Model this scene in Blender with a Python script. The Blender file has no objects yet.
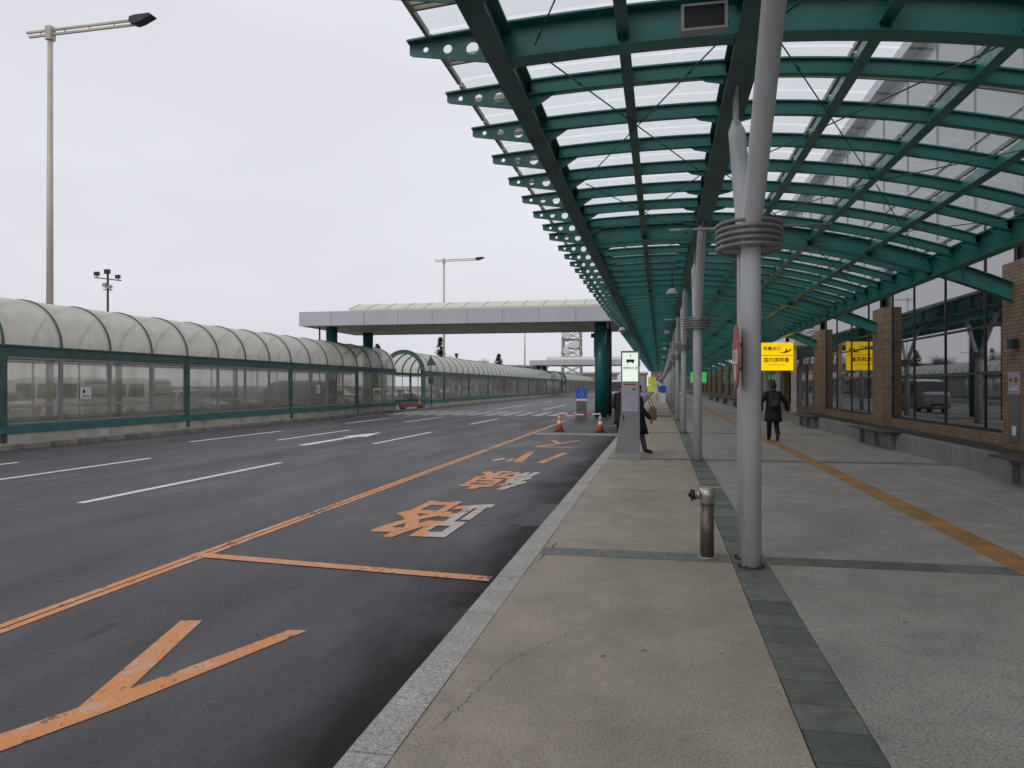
import bpy, bmesh, math, random
from mathutils import Vector, Matrix
R = math.radians
PI = math.pi
rnd = random.Random(7)
S = bpy.context.scene
C = S.collection
# ------------------------------------------------------------------ camera
YAW = math.atan(148/740)
cam_d = bpy.data.cameras.new('camera')
cam_d.sensor_width = 36
cam_d.lens = 740/1024*36
cam_d.clip_start = 0.05
cam_d.clip_end = 6000
cam = bpy.data.objects.new('camera', cam_d)
cam.location = (0, 0, 1.58)
cam.rotation_euler = (R(90.155), 0, YAW)
C.objects.link(cam)
S.camera = cam
# ------------------------------------------------------------------ world, overcast
w = bpy.data.worlds.new('World')
S.world = w
w.use_nodes = True
nt = w.node_tree
nt.nodes.clear()
wo = nt.nodes.new('ShaderNodeOutputWorld')
bg = nt.nodes.new('ShaderNodeBackground')
sky = nt.nodes.new('ShaderNodeTexSky')
sky.sky_type = 'NISHITA'
sky.sun_disc = False
SUN_EL, SUN_AZ = 48, 205
sky.sun_elevation = R(SUN_EL)
sky.sun_rotation = R(SUN_AZ)
sky.dust_density = 6
tc = nt.nodes.new('ShaderNodeTexCoord')
mp = nt.nodes.new('ShaderNodeMapping')
mp.inputs['Scale'].default_value = (1, 1, 2.6)
nz = nt.nodes.new('ShaderNodeTexNoise')
nz.inputs['Scale'].default_value = 1.6
nz.inputs['Detail'].default_value = 4
cr = nt.nodes.new('ShaderNodeValToRGB')
cr.color_ramp.elements[0].position = .3
cr.color_ramp.elements[0].color = (5.75, 5.75, 6.25, 1)
cr.color_ramp.elements[1].position = .75
cr.color_ramp.elements[1].color = (7.0, 7.05, 7.6, 1)
mx = nt.nodes.new('ShaderNodeMixRGB')
mx.inputs[0].default_value = .93
nt.links.new(tc.outputs['Generated'], mp.inputs[0])
nt.links.new(mp.outputs[0], nz.inputs['Vector'])
nt.links.new(nz.outputs[0], cr.inputs[0])
nt.links.new(sky.outputs[0], mx.inputs[1])
nt.links.new(cr.outputs[0], mx.inputs[2])
nt.links.new(mx.outputs[0], bg.inputs[0])
bg.inputs[1].default_value = .1
nt.links.new(bg.outputs[0], wo.inputs[0])
sd = bpy.data.lights.new('sun', 'SUN')
sd.energy = .5
sd.angle = R(25)
sd.color = (1, .97, .93)
so = bpy.data.objects.new('sun', sd)
so.rotation_euler = (R(90-SUN_EL), 0, R(180-SUN_AZ))
C.objects.link(so)
vs = S.view_settings
S.display_settings.display_device = 'sRGB'
vs.view_transform = 'Standard'
vs.look = 'None'
vs.gamma = 1
vs.exposure = .30
S.cycles.max_bounces = 10
S.cycles.transparent_max_bounces = 24

# ------------------------------------------------------------------ materials
def lin(c):
    return tuple(((v/255)/12.92 if v/255 <= .04045 else ((v/255+.055)/1.055)**2.4) for v in c)
class N:
    def __init__(s, name):
        s.m = bpy.data.materials.new(name); s.m.use_nodes = True
        s.t = s.m.node_tree
        s.b = s.t.nodes['Principled BSDF']; s.o = s.t.nodes['Material Output']
    def n(s, ty, **k):
        x = s.t.nodes.new(ty)
        for a, v in k.items():
            if hasattr(x, a): setattr(x, a, v)
            else: x.inputs[a].default_value = v
        return x
    def l(s, a, b): s.t.links.new(a, b)
    def coord(s, scale=(1, 1, 1), out='Object'):
        t = s.n('ShaderNodeTexCoord'); m = s.n('ShaderNodeMapping'); m.inputs['Scale'].default_value = scale
        s.l(t.outputs[out], m.inputs[0]); return m.outputs[0]
    def noise(s, vec, scale, detail=4, rough=.55):
        x = s.n('ShaderNodeTexNoise'); x.inputs['Scale'].default_value = scale
        x.inputs['Detail'].default_value = detail; x.inputs['Roughness'].default_value = rough
        s.l(vec, x.inputs['Vector']); return x.outputs[0]
    def ramp(s, fac, *st):
        x = s.n('ShaderNodeValToRGB'); e = x.color_ramp.elements
        while len(e) < len(st): e.new(.5)
        for i, (p, c) in enumerate(st):
            e[i].position = p
            e[i].color = (c, c, c, 1) if isinstance(c, (int, float)) else (*c[:3], 1)
        s.l(fac, x.inputs[0]); return x.outputs[0]
    def mix(s, f, a, b, mode='MIX'):
        x = s.n('ShaderNodeMixRGB'); x.blend_type = mode
        for i, v in ((0, f), (1, a), (2, b)):
            if hasattr(v, 'node'): s.l(v, x.inputs[i])
            else: x.inputs[i].default_value = v if i == 0 else (*v[:3], 1)
        return x.outputs[0]
    def math(s, op, a, b=0):
        x = s.n('ShaderNodeMath'); x.operation = op
        for i, v in ((0, a), (1, b)):
            if hasattr(v, 'node'): s.l(v, x.inputs[i])
            else: x.inputs[i].default_value = v
        return x.outputs[0]
    def bump(s, h, st=.3, d=.01):
        x = s.n('ShaderNodeBump'); x.inputs['Strength'].default_value = st; x.inputs['Distance'].default_value = d
        s.l(h, x.inputs['Height']); s.l(x.outputs[0], s.b.inputs['Normal'])
    def fresnel(s, ior):
        # same value on both sides of a thin sheet
        g = s.n('ShaderNodeNewGeometry'); x = s.n('ShaderNodeFresnel')
        k = s.math('ADD', s.math('MULTIPLY', g.outputs['Backfacing'], 1/ior-ior), ior)
        s.l(k, x.inputs[0]); return x.outputs[0]
    def setc(s, c):
        if hasattr(c, 'node'): s.l(c, s.b.inputs['Base Color'])
        else: s.b.inputs['Base Color'].default_value = (*c, 1)
def M(name, c, rough=.5, metal=0, var=.25, sc=3, bumpst=0, bsc=60, emit=0, spec=.5):
    n = N(name); v = n.coord()
    k = n.noise(v, sc, 6)
    lo = tuple(x*(1-var) for x in c); hi = tuple(min(1, x*(1+var)) for x in c)
    n.setc(n.ramp(k, (.3, lo), (.7, hi)))
    k2 = n.noise(v, sc*5, 4)
    n.l(n.ramp(k2, (.3, max(.05, rough-.1)), (.7, min(1, rough+.1))), n.b.inputs['Roughness'])
    n.b.inputs['Metallic'].default_value = metal
    n.b.inputs['Specular IOR Level'].default_value = spec
    if bumpst: n.bump(n.noise(v, bsc, 3), bumpst)
    if emit:
        n.b.inputs['Emission Color'].default_value = (*c, 1); n.b.inputs['Emission Strength'].default_value = emit
    return n.m

# asphalt
n = N('asphalt'); v = n.coord()
big = n.noise(n.coord((1, .25, 1)), .6, 6, .6)
fine = n.noise(v, 140, 3, .8); mid = n.noise(v, 38, 3, .7)
col = n.ramp(big, (.25, (.048, .048, .053)), (.75, (.070, .070, .077)))
col = n.mix(.6, col, n.ramp(fine, (.32, .08), (.68, .95)), 'OVERLAY')
col = n.mix(.4, col, n.ramp(mid, (.3, .2), (.7, .8)), 'OVERLAY')
agg = n.n('ShaderNodeTexVoronoi'); agg.inputs['Scale'].default_value = 85; n.l(v, agg.inputs['Vector'])
col = n.mix(n.ramp(agg.outputs['Distance'], (.06, .5), (.16, 0)), col, (.19, .19, .19))
sx = n.n('ShaderNodeSeparateXYZ'); n.l(v, sx.inputs[0])
# damp, sandy gutter that follows the kerb: ragged edge from noise
wob = n.noise(n.coord((1, .5, 1)), 1.3, 5, .6)
dd = n.math('ADD', sx.outputs[0], n.math('MULTIPLY', wob, -1.5))
damp = n.ramp(n.math('MULTIPLY', n.math('ADD', dd, 2.95), 1.0), (.0, 0), (.72, 1))
col = n.mix(damp, col, (.014, .014, .015))
# tyre-polished paths along the lanes and pale dried patches
band = n.noise(n.coord((1.3, .02, 1)), 1.0, 3, .5)
col = n.mix(.35, col, n.ramp(band, (.35, .25), (.65, .75)), 'OVERLAY')
vor = n.noise(n.coord((1, .35, 1)), 1.1, 3, .5)
pale = n.ramp(vor, (.60, 0), (.72, .45))
col = n.mix(pale, col, (.12, .12, .13))
oil = n.noise(n.coord((1, .6, 1)), 2.2, 4, .6)
col = n.mix(n.ramp(oil, (.64, 0), (.72, .6)), col, (.022, .021, .022))
# sparse dark pits
pits = n.noise(v, 9, 2, .5)
col = n.mix(n.ramp(pits, (.72, 0), (.74, .7)), col, (.015, .015, .016))
n.setc(col)
rr = n.ramp(n.noise(n.coord((1, .3, 1)), .9, 5, .6), (.3, .42), (.7, .62))
n.l(n.mix(damp, (.32, .32, .32), (.10, .10, .10)), n.b.inputs['Specular IOR Level'])
n.l(n.mix(damp, rr, (.6, .6, .6)), n.b.inputs['Roughness'])
n.bump(n.math('ADD', fine, mid), .6, .006)
ASPHALT = n.m

def paving(name, c1, c2, dark, light, sc=95):
    n = N(name); v = n.coord()
    big = n.noise(v, .8, 6, .6)
    g = n.noise(v, sc, 2, .7)
    g2 = n.n('ShaderNodeTexVoronoi'); g2.inputs['Scale'].default_value = sc*.9; n.l(v, g2.inputs['Vector'])
    col = n.ramp(big, (.3, c1), (.7, c2))
    col = n.mix(n.ramp(g, (.52, 0), (.64, .9)), col, light)
    col = n.mix(n.ramp(n.noise(v, sc*.8, 2, .6), (.36, .5), (.48, 0)), col, dark)
    bl = n.noise(v, 1.7, 6, .7); col = n.mix(.5, col, n.ramp(bl, (.3, .30), (.7, .70)), 'OVERLAY')
    col = n.mix(n.ramp(g2.outputs['Distance'], (.1, .6), (.35, 0)), col, dark)
    st = n.noise(v, 2.3, 6, .7)
    col = n.mix(n.ramp(st, (.62, 0), (.8, .35)), col, dark)
    spot = n.noise(v, 7, 2, .4)
    col = n.mix(n.ramp(spot, (.74, 0), (.77, .6)), col, tuple(x*.5 for x in dark))
    n.setc(col)
    n.l(n.ramp(big, (.3, .55), (.7, .8)), n.b.inputs['Roughness'])
    n.bump(g, .8, .006)
    return n.m
PAVE_A = paving('washed_concrete_brown', (.275, .235, .18), (.39, .34, .265), (.07, .06, .05), (.36, .34, .30))
PAVE_B = paving('exposed_aggregate_grey', (.255, .24, .21), (.36, .34, .305), (.06, .055, .05), (.42, .40, .37), 70)
GRANITE = paving('granite_kerb', (.30, .29, .265), (.40, .385, .355), (.12, .115, .105), (.56, .55, .52), 60)
CONC = paving('rough_concrete', (.25, .24, .22), (.36, .345, .32), (.10, .095, .085), (.45, .44, .41), 40)
GRWALL = paving('granite_wall', (.19, .19, .185), (.27, .27, .26), (.07, .07, .068), (.3, .3, .29), 60)
n = N('dark_paver'); v = n.coord()
sx = n.n('ShaderNodeSeparateXYZ'); n.l(v, sx.inputs[0])
cb = n.n('ShaderNodeCombineXYZ')
n.l(n.math('FLOOR', n.math('DIVIDE', sx.outputs[1], .3)), cb.inputs[0]); n.l(n.math('FLOOR', n.math('DIVIDE', sx.outputs[0], .6)), cb.inputs[1])
wn = n.n('ShaderNodeTexWhiteNoise'); n.l(cb.outputs[0], wn.inputs['Vector'])
col = n.ramp(wn.outputs['Value'], (0, (.085, .095, .080)), (1, (.155, .165, .14)))
n.setc(n.mix(.7, col, n.ramp(n.noise(v, 7, 6, .7), (.3, .25), (.7, .75)), 'OVERLAY')); n.b.inputs['Roughness'].default_value = .55
n.bump(n.noise(v, 90, 3), .3, .004); TILE = n.m
TILEJ = M('paver_joint', (.03, .03, .028), .8)
JOINT = M('pale_joint', (.36, .35, .32), .8, var=.2)
TACT = M('ochre_tactile_tile', (.34, .185, .06), .65, var=.25, sc=2)
REDPAVE = M('reddish_paver', (.14, .07, .05), .7, var=.3)
TEAL = M('teal_paint', (.028, .185, .168), .38, var=.18, sc=1.2)
TEALD = M('teal_paint_dusty', (.045, .165, .155), .5, var=.25, sc=2)
WALKTEAL = M('walkway_teal_paint', (.055, .115, .100), .45, var=.3, sc=2)
GUNMETAL = M('weathered_dark_paint', (.055, .145, .14), .55, var=.3, sc=1.5)
COLGREY = M('light_grey_paint', (.56, .57, .59), .35, var=.08, sc=2)
RINGM = M('galvanised_ring', (.30, .285, .27), .45, .3, var=.2, sc=6)
ALU = M('aluminium', (.38, .38, .38), .4, .5, var=.1)
ALUG = M('glazing_channel', (.33, .32, .30), .5, .3, var=.2)
FASC = M('fascia_panel', (.50, .51, .55), .35, .2, var=.06, sc=.6)
SOFF = M('soffit', (.60, .56, .50), .7, var=.15, sc=.5)
CREAM = M('cream_roof', (.56, .57, .46), .5, var=.1)
BLACK = M('black_plastic', (.018, .018, .02), .45)
DARK = M('dark_metal', (.04, .04, .045), .45, .4)
WHITE = M('white_paint', (.72, .72, .72), .5, var=.06)
POLE = M('cream_galvanised', (.50, .46, .38), .5, .2, var=.12, sc=1)
DULL = M('dull_bronze_steel', (.16, .135, .11), .38, .6, var=.2)
BRIGHT = M('worn_chrome', (.50, .48, .43), .32, .9, var=.08, sc=2)
WOOD = M('orange_door', (.24, .09, .025), .5, var=.2)
BENCH = M('bench_slab', (.045, .04, .038), .45, var=.3)
SOIL = M('planting_soil', (.035, .028, .02), .95, var=.4, sc=8, bumpst=.5, bsc=20)
REDP = M('red_paint', (.42, .04, .035), .5, var=.2, sc=6)
RUSTR = M('faded_red', (.36, .085, .07), .6, var=.5, sc=14)
ORANGE = M('cone_orange', (.65, .13, .04), .5, var=.15)
BLUE = M('sign_blue', (.02, .12, .50), .4, var=.05)
YEL = M('lit_yellow', (.95, .60, .0), .5, var=.02, emit=.75)
GRN = M('lit_green', (.08, .60, .18), .5, var=.05, emit=.4)
LIT = M('lit_white', (.80, .92, .78), .5, var=.02, emit=.55)
PAPER = M('paper', (.70, .70, .70), .7, var=.05)
TTABLE = M('timetable', (.48, .46, .55), .6, var=.08, sc=12)
PINK = M('pink_bag', (.26, .135, .125), .7, var=.15, sc=6)
CLOTH = M('black_cloth', (.012, .012, .015), .85, var=.3, sc=9)
CLOTH2 = M('charcoal_cloth', (.028, .028, .033), .85, var=.3, sc=9)
GREYC = M('grey_trousers', (.13, .13, .135), .85, var=.2)
SKIN = M('skin', (.42, .26, .19), .55, var=.08)
HAIR = M('hair', (.012, .010, .009), .5)
BARK = M('bark', (.07, .05, .035), .9, var=.3)
LEAF = M('conifer_foliage', (.035, .055, .028), .8, var=.5, sc=1.5)
TWIG = M('bare_twigs', (.10, .075, .06), .9, var=.3)

def worn_paint(name, c, under, th=.60, big=.4, fade=False):
    n = N(name); v = n.coord((1, 1, 1))
    a = n.noise(n.coord((1, .45, 1)), 22, 4, .65)
    b = n.noise(v, .9, 3, .5)
    s_ = n.math('ADD', n.math('MULTIPLY', a, .65), n.math('MULTIPLY', b, big))
    f = n.ramp(s_, (th, 0), (th+.035, 1))
    col = n.mix(.4, c, n.ramp(n.noise(v, 60, 3, .7), (.3, .3), (.7, .75)), 'OVERLAY')
    sp = n.ramp(n.noise(v, 48, 3, .6), (.60, 0), (.63, .75)); spm = n.ramp(n.noise(v, 2.1, 4, .6), (.42, 0), (.58, 1))
    pale = n.ramp(n.noise(v, 4.5, 6, .75), (.53, 0), (.60, .75))
    col = n.mix(pale, col, tuple(min(1, x*.5+.25) for x in c))
    if fade:                                                     # the orange overlay has worn off the older white letters on the kerb side
        sx = n.n('ShaderNodeSeparateXYZ'); n.l(v, sx.inputs[0])
        e = n.math('ADD', sx.outputs[0], n.math('MULTIPLY', n.noise(v, 3, 4, .7), .5))
        col = n.mix(n.ramp(n.math('ADD', e, 3.2), (.74, 0), (.86, .85)), col, (.50, .48, .47))
    col = n.mix(n.math('MULTIPLY', sp, spm), col, (.52, .50, .48))
    n.setc(n.mix(f, col, under)); n.b.inputs['Roughness'].default_value = .6
    n.bump(a, .3, .003)
    return n.m
PORANGE = worn_paint('worn_orange_paint', (.64, .25, .07), (.10, .085, .08), .575)
PFADE = worn_paint('worn_orange_over_white_paint', (.64, .25, .07), (.10, .085, .08), .60, fade=True)
PWHITE = worn_paint('worn_white_paint', (.66, .66, .66), (.10, .10, .11), .66)

# brick
n = N('tan_brick'); t = n.n('ShaderNodeTexCoord'); geo = n.n('ShaderNodeNewGeometry')
sx = n.n('ShaderNodeSeparateXYZ'); n.l(t.outputs['Object'], sx.inputs[0])
cb = n.n('ShaderNodeCombineXYZ')
n.l(n.math('ADD', sx.outputs[0], sx.outputs[1]), cb.inputs[0]); n.l(sx.outputs[2], cb.inputs[1])
bk = n.n('ShaderNodeTexBrick'); n.l(cb.outputs[0], bk.inputs['Vector'])
bk.inputs['Color1'].default_value = (.30, .205, .13, 1); bk.inputs['Color2'].default_value = (.225, .15, .095, 1)
bk.inputs['Mortar'].default_value = (.12, .09, .065, 1)
bk.inputs['Scale'].default_value = 1; bk.inputs['Brick Width'].default_value = .23; bk.inputs['Row Height'].default_value = .075
bk.inputs['Mortar Size'].default_value = .009; bk.inputs['Bias'].default_value = 0
n.setc(n.mix(.5, bk.outputs[0], n.ramp(n.noise(t.outputs['Object'], 5, 5), (.3, .3), (.7, .7)), 'OVERLAY'))
n.b.inputs['Roughness'].default_value = .8
bp = n.n('ShaderNodeBump'); bp.inputs['Strength'].default_value = .6; bp.inputs['Distance'].default_value = .01; bp.invert = True
n.l(bk.outputs['Fac'], bp.inputs['Height']); n.l(bp.outputs[0], n.b.inputs['Normal'])
BRICK = n.m

def glassy(name, tint, trans, diffc, dark=0, refl=1, rough=.03, ior=1.5, dirt=None):
    """mix of clear, milky (diffuse + translucent) and mirror reflection"""
    n = N(name); n.t.nodes.remove(n.b)
    tr = n.n('ShaderNodeBsdfTransparent'); tr.inputs[0].default_value = (*tint, 1)
    df = n.n('ShaderNodeBsdfDiffuse'); tl = n.n('ShaderNodeBsdfTranslucent')
    v = n.coord()
    k = n.noise(v, 1.4, 6, .65)
    dc = n.ramp(k, (.3, tuple(x*.8 for x in diffc)), (.7, tuple(min(1, x*1.1) for x in diffc)))
    if dirt:
        k2 = n.noise(n.coord(dirt), 1, 6, .7)
        dc = n.mix(n.ramp(k2, (.5, 0), (.75, .55)), dc, tuple(x*.45 for x in diffc))
    n.l(dc, df.inputs[0]); n.l(dc, tl.inputs[0])
    m1 = n.n('ShaderNodeMixShader'); m1.inputs[0].default_value = .55
    n.l(df.outputs[0], m1.inputs[1]); n.l(tl.outputs[0], m1.inputs[2])
    m2 = n.n('ShaderNodeMixShader'); m2.inputs[0].default_value = 1-trans
    n.l(tr.outputs[0], m2.inputs[1]); n.l(m1.outputs[0], m2.inputs[2])
    gl = n.n('ShaderNodeBsdfGlossy'); gl.inputs['Roughness'].default_value = rough; gl.inputs[0].default_value = (.95, 1, .98, 1)
    m3 = n.n('ShaderNodeMixShader'); n.l(n.math('MULTIPLY', n.fresnel(ior), refl), m3.inputs[0])
    n.l(m2.outputs[0], m3.inputs[1]); n.l(gl.outputs[0], m3.inputs[2]); n.l(m3.outputs[0], n.o.inputs[0])
    return n.m
ROOFGLASS = glassy('canopy_glass', (.96, .99, .98), .82, (.80, .85, .83), refl=.35, dirt=(.6, 3, 1))
VAULT = glassy('vault_polycarbonate', (.94, .92, .84), .14, (.93, .90, .82), refl=.35, rough=.25, dirt=(1.5, .35, .8))
# side glass: slightly rough refraction blurs what stands behind
n = N('misty_side_glass'); n.t.nodes.remove(n.b)
v = n.coord()
rf = n.n('ShaderNodeBsdfRefraction'); rf.inputs['IOR'].default_value = 1.12; rf.inputs['Roughness'].default_value = .22
rf.inputs[0].default_value = (.88, .88, .85, 1)
tr = n.n('ShaderNodeBsdfTransparent'); tr.inputs[0].default_value = (.88, .88, .85, 1)
df = n.n('ShaderNodeBsdfDiffuse'); tl = n.n('ShaderNodeBsdfTranslucent')
dc = n.ramp(n.noise(n.coord((.5, .5, .5)), 1.2, 5, .6), (.3, (.36, .35, .31)), (.7, (.50, .49, .44)))
n.l(dc, df.inputs[0]); n.l(dc, tl.inputs[0])
a = n.n('ShaderNodeMixShader'); a.inputs[0].default_value = .5; n.l(df.outputs[0], a.inputs[1]); n.l(tl.outputs[0], a.inputs[2])
b = n.n('ShaderNodeMixShader'); b.inputs[0].default_value = .25; n.l(tr.outputs[0], b.inputs[1]); n.l(rf.outputs[0], b.inputs[2])
c_ = n.n('ShaderNodeMixShader'); n.l(n.ramp(n.noise(n.coord((.4, .4, .5)), 1.0, 3, .5), (.3, .15), (.7, .27)), c_.inputs[0])
n.l(b.outputs[0], c_.inputs[1]); n.l(a.outputs[0], c_.inputs[2])
gl = n.n('ShaderNodeBsdfGlossy'); gl.inputs['Roughness'].default_value = .12
m3 = n.n('ShaderNodeMixShader'); n.l(n.math('MULTIPLY', n.fresnel(1.4), .6), m3.inputs[0]); n.l(c_.outputs[0], m3.inputs[1]); n.l(gl.outputs[0], m3.inputs[2])
n.l(m3.outputs[0], n.o.inputs[0])
MIST = n.m
REARG = glassy('rear_walkway_glass', (.93, .94, .93), .86, (.7, .7, .66), refl=.5)
# facade glass: dark room behind, strong reflection
n = N('facade_glass'); n.setc((.014, .018, .018)); n.b.inputs['Roughness'].default_value = .02
n.b.inputs['IOR'].default_value = 4.4
n.bump(n.noise(n.coord((1, 1, 1)), .7, 2, .4), .05, .02)
FGLASS = n.m
n = N('upper_glass'); n.setc((.30, .32, .32)); n.b.inputs['Roughness'].default_value = .12; n.b.inputs['IOR'].default_value = 1.8
UGLASS = n.m
n = N('car_glass'); n.setc((.012, .014, .016)); n.b.inputs['Roughness'].default_value = .04
CGLASS = n.m
def carpaint(name, c):
    n = N(name); n.setc(c); n.b.inputs['Roughness'].default_value = .3; n.b.inputs['Coat Weight'].default_value = .6
    n.b.inputs['Metallic'].default_value = .15; return n.m
CP_W = carpaint('white_car_paint', (.62, .62, .60)); CP_S = carpaint('silver_car_paint', (.36, .38, .40))
CP_D = carpaint('dark_car_paint', (.04, .045, .06)); CP_R = carpaint('red_car_paint', (.35, .03, .03))
TYRE = M('tyre', (.02, .02, .02), .8); RIM = M('rim', (.4, .4, .42), .35, .8)
HLAMP = M('headlamp', (.7, .72, .75), .1); TLAMP = M('tail_lamp', (.5, .02, .02), .2, var=.05)

# ------------------------------------------------------------------ mesh helpers
def box(bm, x0, x1, y0, y1, z0, z1, mat=None):
    co = [(x0, y0, z0), (x1, y0, z0), (x1, y1, z0), (x0, y1, z0), (x0, y0, z1), (x1, y0, z1), (x1, y1, z1), (x0, y1, z1)]
    vs_ = [bm.verts.new(mat @ Vector(c) if mat else c) for c in co]
    for f in ((0, 3, 2, 1), (4, 5, 6, 7), (0, 1, 5, 4), (1, 2, 6, 5), (2, 3, 7, 6), (3, 0, 4, 7)):
        bm.faces.new([vs_[i] for i in f])
def frame_of(d):
    d = d.normalized(); up = Vector((0, 0, 1)) if abs(d.z) < .95 else Vector((1, 0, 0))
    a = d.cross(up).normalized(); b = a.cross(d).normalized(); return a, b
def tube(bm, pts, r, seg=16, cap=True):
    pts = [Vector(p) for p in pts]; rs = r if isinstance(r, (list, tuple)) else [r]*len(pts)
    rings = []
    a0 = None
    for i, p in enumerate(pts):
        d = (pts[min(i+1, len(pts)-1)]-pts[max(i-1, 0)])
        if a0 is None: a, b = frame_of(d)
        else:
            dn = d.normalized(); a = (a0-dn*a0.dot(dn)).normalized(); b = a.cross(dn).normalized()
        a0 = a
        rings.append([bm.verts.new(p+a*math.cos(2*PI*k/seg)*rs[i]+b*math.sin(2*PI*k/seg)*rs[i]) for k in range(seg)])
    for i in range(len(rings)-1):
        for k in range(seg):
            f = bm.faces.new((rings[i][k], rings[i][(k+1) % seg], rings[i+1][(k+1) % seg], rings[i+1][k])); f.smooth = True
    if cap:
        bm.faces.new(rings[0]); bm.faces.new(rings[-1])
def bar(bm, p, q, wd, ht=None):
    p, q = Vector(p), Vector(q); ht = ht or wd; a, b = frame_of(q-p)
    r_ = []
    for c in (p, q):
        r_.append([bm.verts.new(c+a*sx_*wd/2+b*sy*ht/2) for sx_, sy in ((-1, -1), (1, -1), (1, 1), (-1, 1))])
    for k in range(4): bm.faces.new((r_[0][k], r_[0][(k+1) % 4], r_[1][(k+1) % 4], r_[1][k]))
    bm.faces.new(r_[0]); bm.faces.new(r_[1])
def loft(bm, secs, seg=20, cap=True):
    """secs: (cx, cy, cz, rx, ry, [power])"""
    rings = []
    for s_ in secs:
        cx, cy, cz, rx, ry = s_[:5]; e = s_[5] if len(s_) > 5 else 1
        ring = []
        for k in range(seg):
            a = 2*PI*k/seg; c, d = math.cos(a), math.sin(a)
            ring.append(bm.verts.new((cx+rx*math.copysign(abs(c)**e, c), cy+ry*math.copysign(abs(d)**e, d), cz)))
        rings.append(ring)
    for i in range(len(rings)-1):
        for k in range(seg):
            f = bm.faces.new((rings[i][k], rings[i][(k+1) % seg], rings[i+1][(k+1) % seg], rings[i+1][k])); f.smooth = True
    if cap: bm.faces.new(rings[0]); bm.faces.new(rings[-1])
def poly(bm, pts, z=0):
    bm.faces.new([bm.verts.new((x, y, z)) for x, y in pts])
def quadstrip(bm, p, q, wd, z):
    p, q = Vector((*p, 0)), Vector((*q, 0)); d = (q-p).normalized(); nn = Vector((-d.y, d.x, 0))*wd/2
    bm.faces.new([bm.verts.new((c.x, c.y, z)) for c in (p+nn, p-nn, q-nn, q+nn)])
def mesh_of(bm, name, m):
    bmesh.ops.recalc_face_normals(bm, faces=bm.faces)
    me = bpy.data.meshes.new(name); bm.to_mesh(me); bm.free()
    if m: me.materials.append(m)
    return me
def obj(name, bm, m=None, parent=None, loc=None, label=None):
    me = bm if isinstance(bm, bpy.types.Mesh) else mesh_of(bm, name, m)
    o = bpy.data.objects.new(name, me); C.objects.link(o)
    if parent: o.parent = parent
    if loc: o.location = loc
    if label: o['label'] = label
    return o
def tag(o, label, cat, group=None):
    o['label'] = label; o['category'] = cat
    if group: o['group'] = group
    return o
def thing(name, label, cat, loc=(0, 0, 0), rz=0, group=None):
    o = bpy.data.objects.new(name, None); C.objects.link(o); o.location = loc; o.rotation_euler = (0, 0, rz)
    return tag(o, label, cat, group)
def struct(name, bm, m):
    o = obj(name, bm, m); o['kind'] = 'structure'; return o
def dup(root, loc=None, rz=None, label=None, group=None):
    def cp(o, par):
        c = o.copy(); C.objects.link(c); c.parent = par
        for ch in o.children: cp(ch, c)
        return c
    r_ = cp(root, None)
    if loc is not None: r_.location = loc
    if rz is not None: r_.rotation_euler = (0, 0, rz)
    if label: r_['label'] = label
    if group: r_['group'] = group
    return r_
def BM(): return bmesh.new()
def text(name, s_, size, m, parent, mat4, bold=0, sx_=1, sy=1, align='CENTER'):
    cu = bpy.data.curves.new(name, 'FONT'); cu.body = s_; cu.size = size; cu.align_x = align; cu.align_y = 'CENTER'; cu.offset = bold
    cu.resolution_u = 3
    t_ = bpy.data.objects.new('tmp', cu); C.objects.link(t_)
    dg = bpy.context.evaluated_depsgraph_get()
    me = bpy.data.meshes.new_from_object(t_.evaluated_get(dg))
    bpy.data.objects.remove(t_)
    me.transform(mat4 @ Matrix.Diagonal((sx_, sy, 1, 1)))
    me.name = name; me.materials.clear(); me.materials.append(m)
    return obj(name, me, None, parent)

ROADZ = -.12
# ------------------------------------------------------------------ ground, road, pavement
bm = BM(); poly(bm, [(-2500, -300), (2500, -300), (2500, 4000), (-2500, 4000)], -.135)
struct('ground', bm, ASPHALT)
bm = BM(); poly(bm, [(-17, -12), (-1.345, -12), (-1.345, 260), (-17, 260)], ROADZ)
struct('road', bm, ASPHALT)

# kerb: granite stones with open joints
bm = BM(); y = -10.0
while y < 200:
    L = 1.0 if y < 40 else 6
    j = .006 if y < 40 else 0
    x0, x1, z1 = -1.34, -1.12, .004+rnd.uniform(-.002, .002)
    c = .018
    vv = [(x0, -.16), (x0, z1-c), (x0+c, z1), (x1, z1), (x1, -.16)]
    a = [bm.verts.new((x, y+j, z)) for x, z in vv]; b = [bm.verts.new((x, y+L-j, z)) for x, z in vv]
    for k in range(5): bm.faces.new((a[k], a[(k+1) % 5], b[(k+1) % 5], b[k]))
    bm.faces.new(a); bm.faces.new(b)
    y += L
struct('kerb', bm, GRANITE)
# pavement in two slabs zones
bm = BM(); box(bm, -1.118, .63, -10, 200, -.14, 0); struct('pavement', bm, PAVE_A)
bm = BM(); box(bm, .94, 5.70, -10, 200, -.14, 0.001); struct('pavement', bm, PAVE_B)
bm = BM(); box(bm, .631, .939, -10, 200, -.14, -.004); struct('pavement', bm, TILEJ)
P0, PER = 6.90, 9.3
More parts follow.
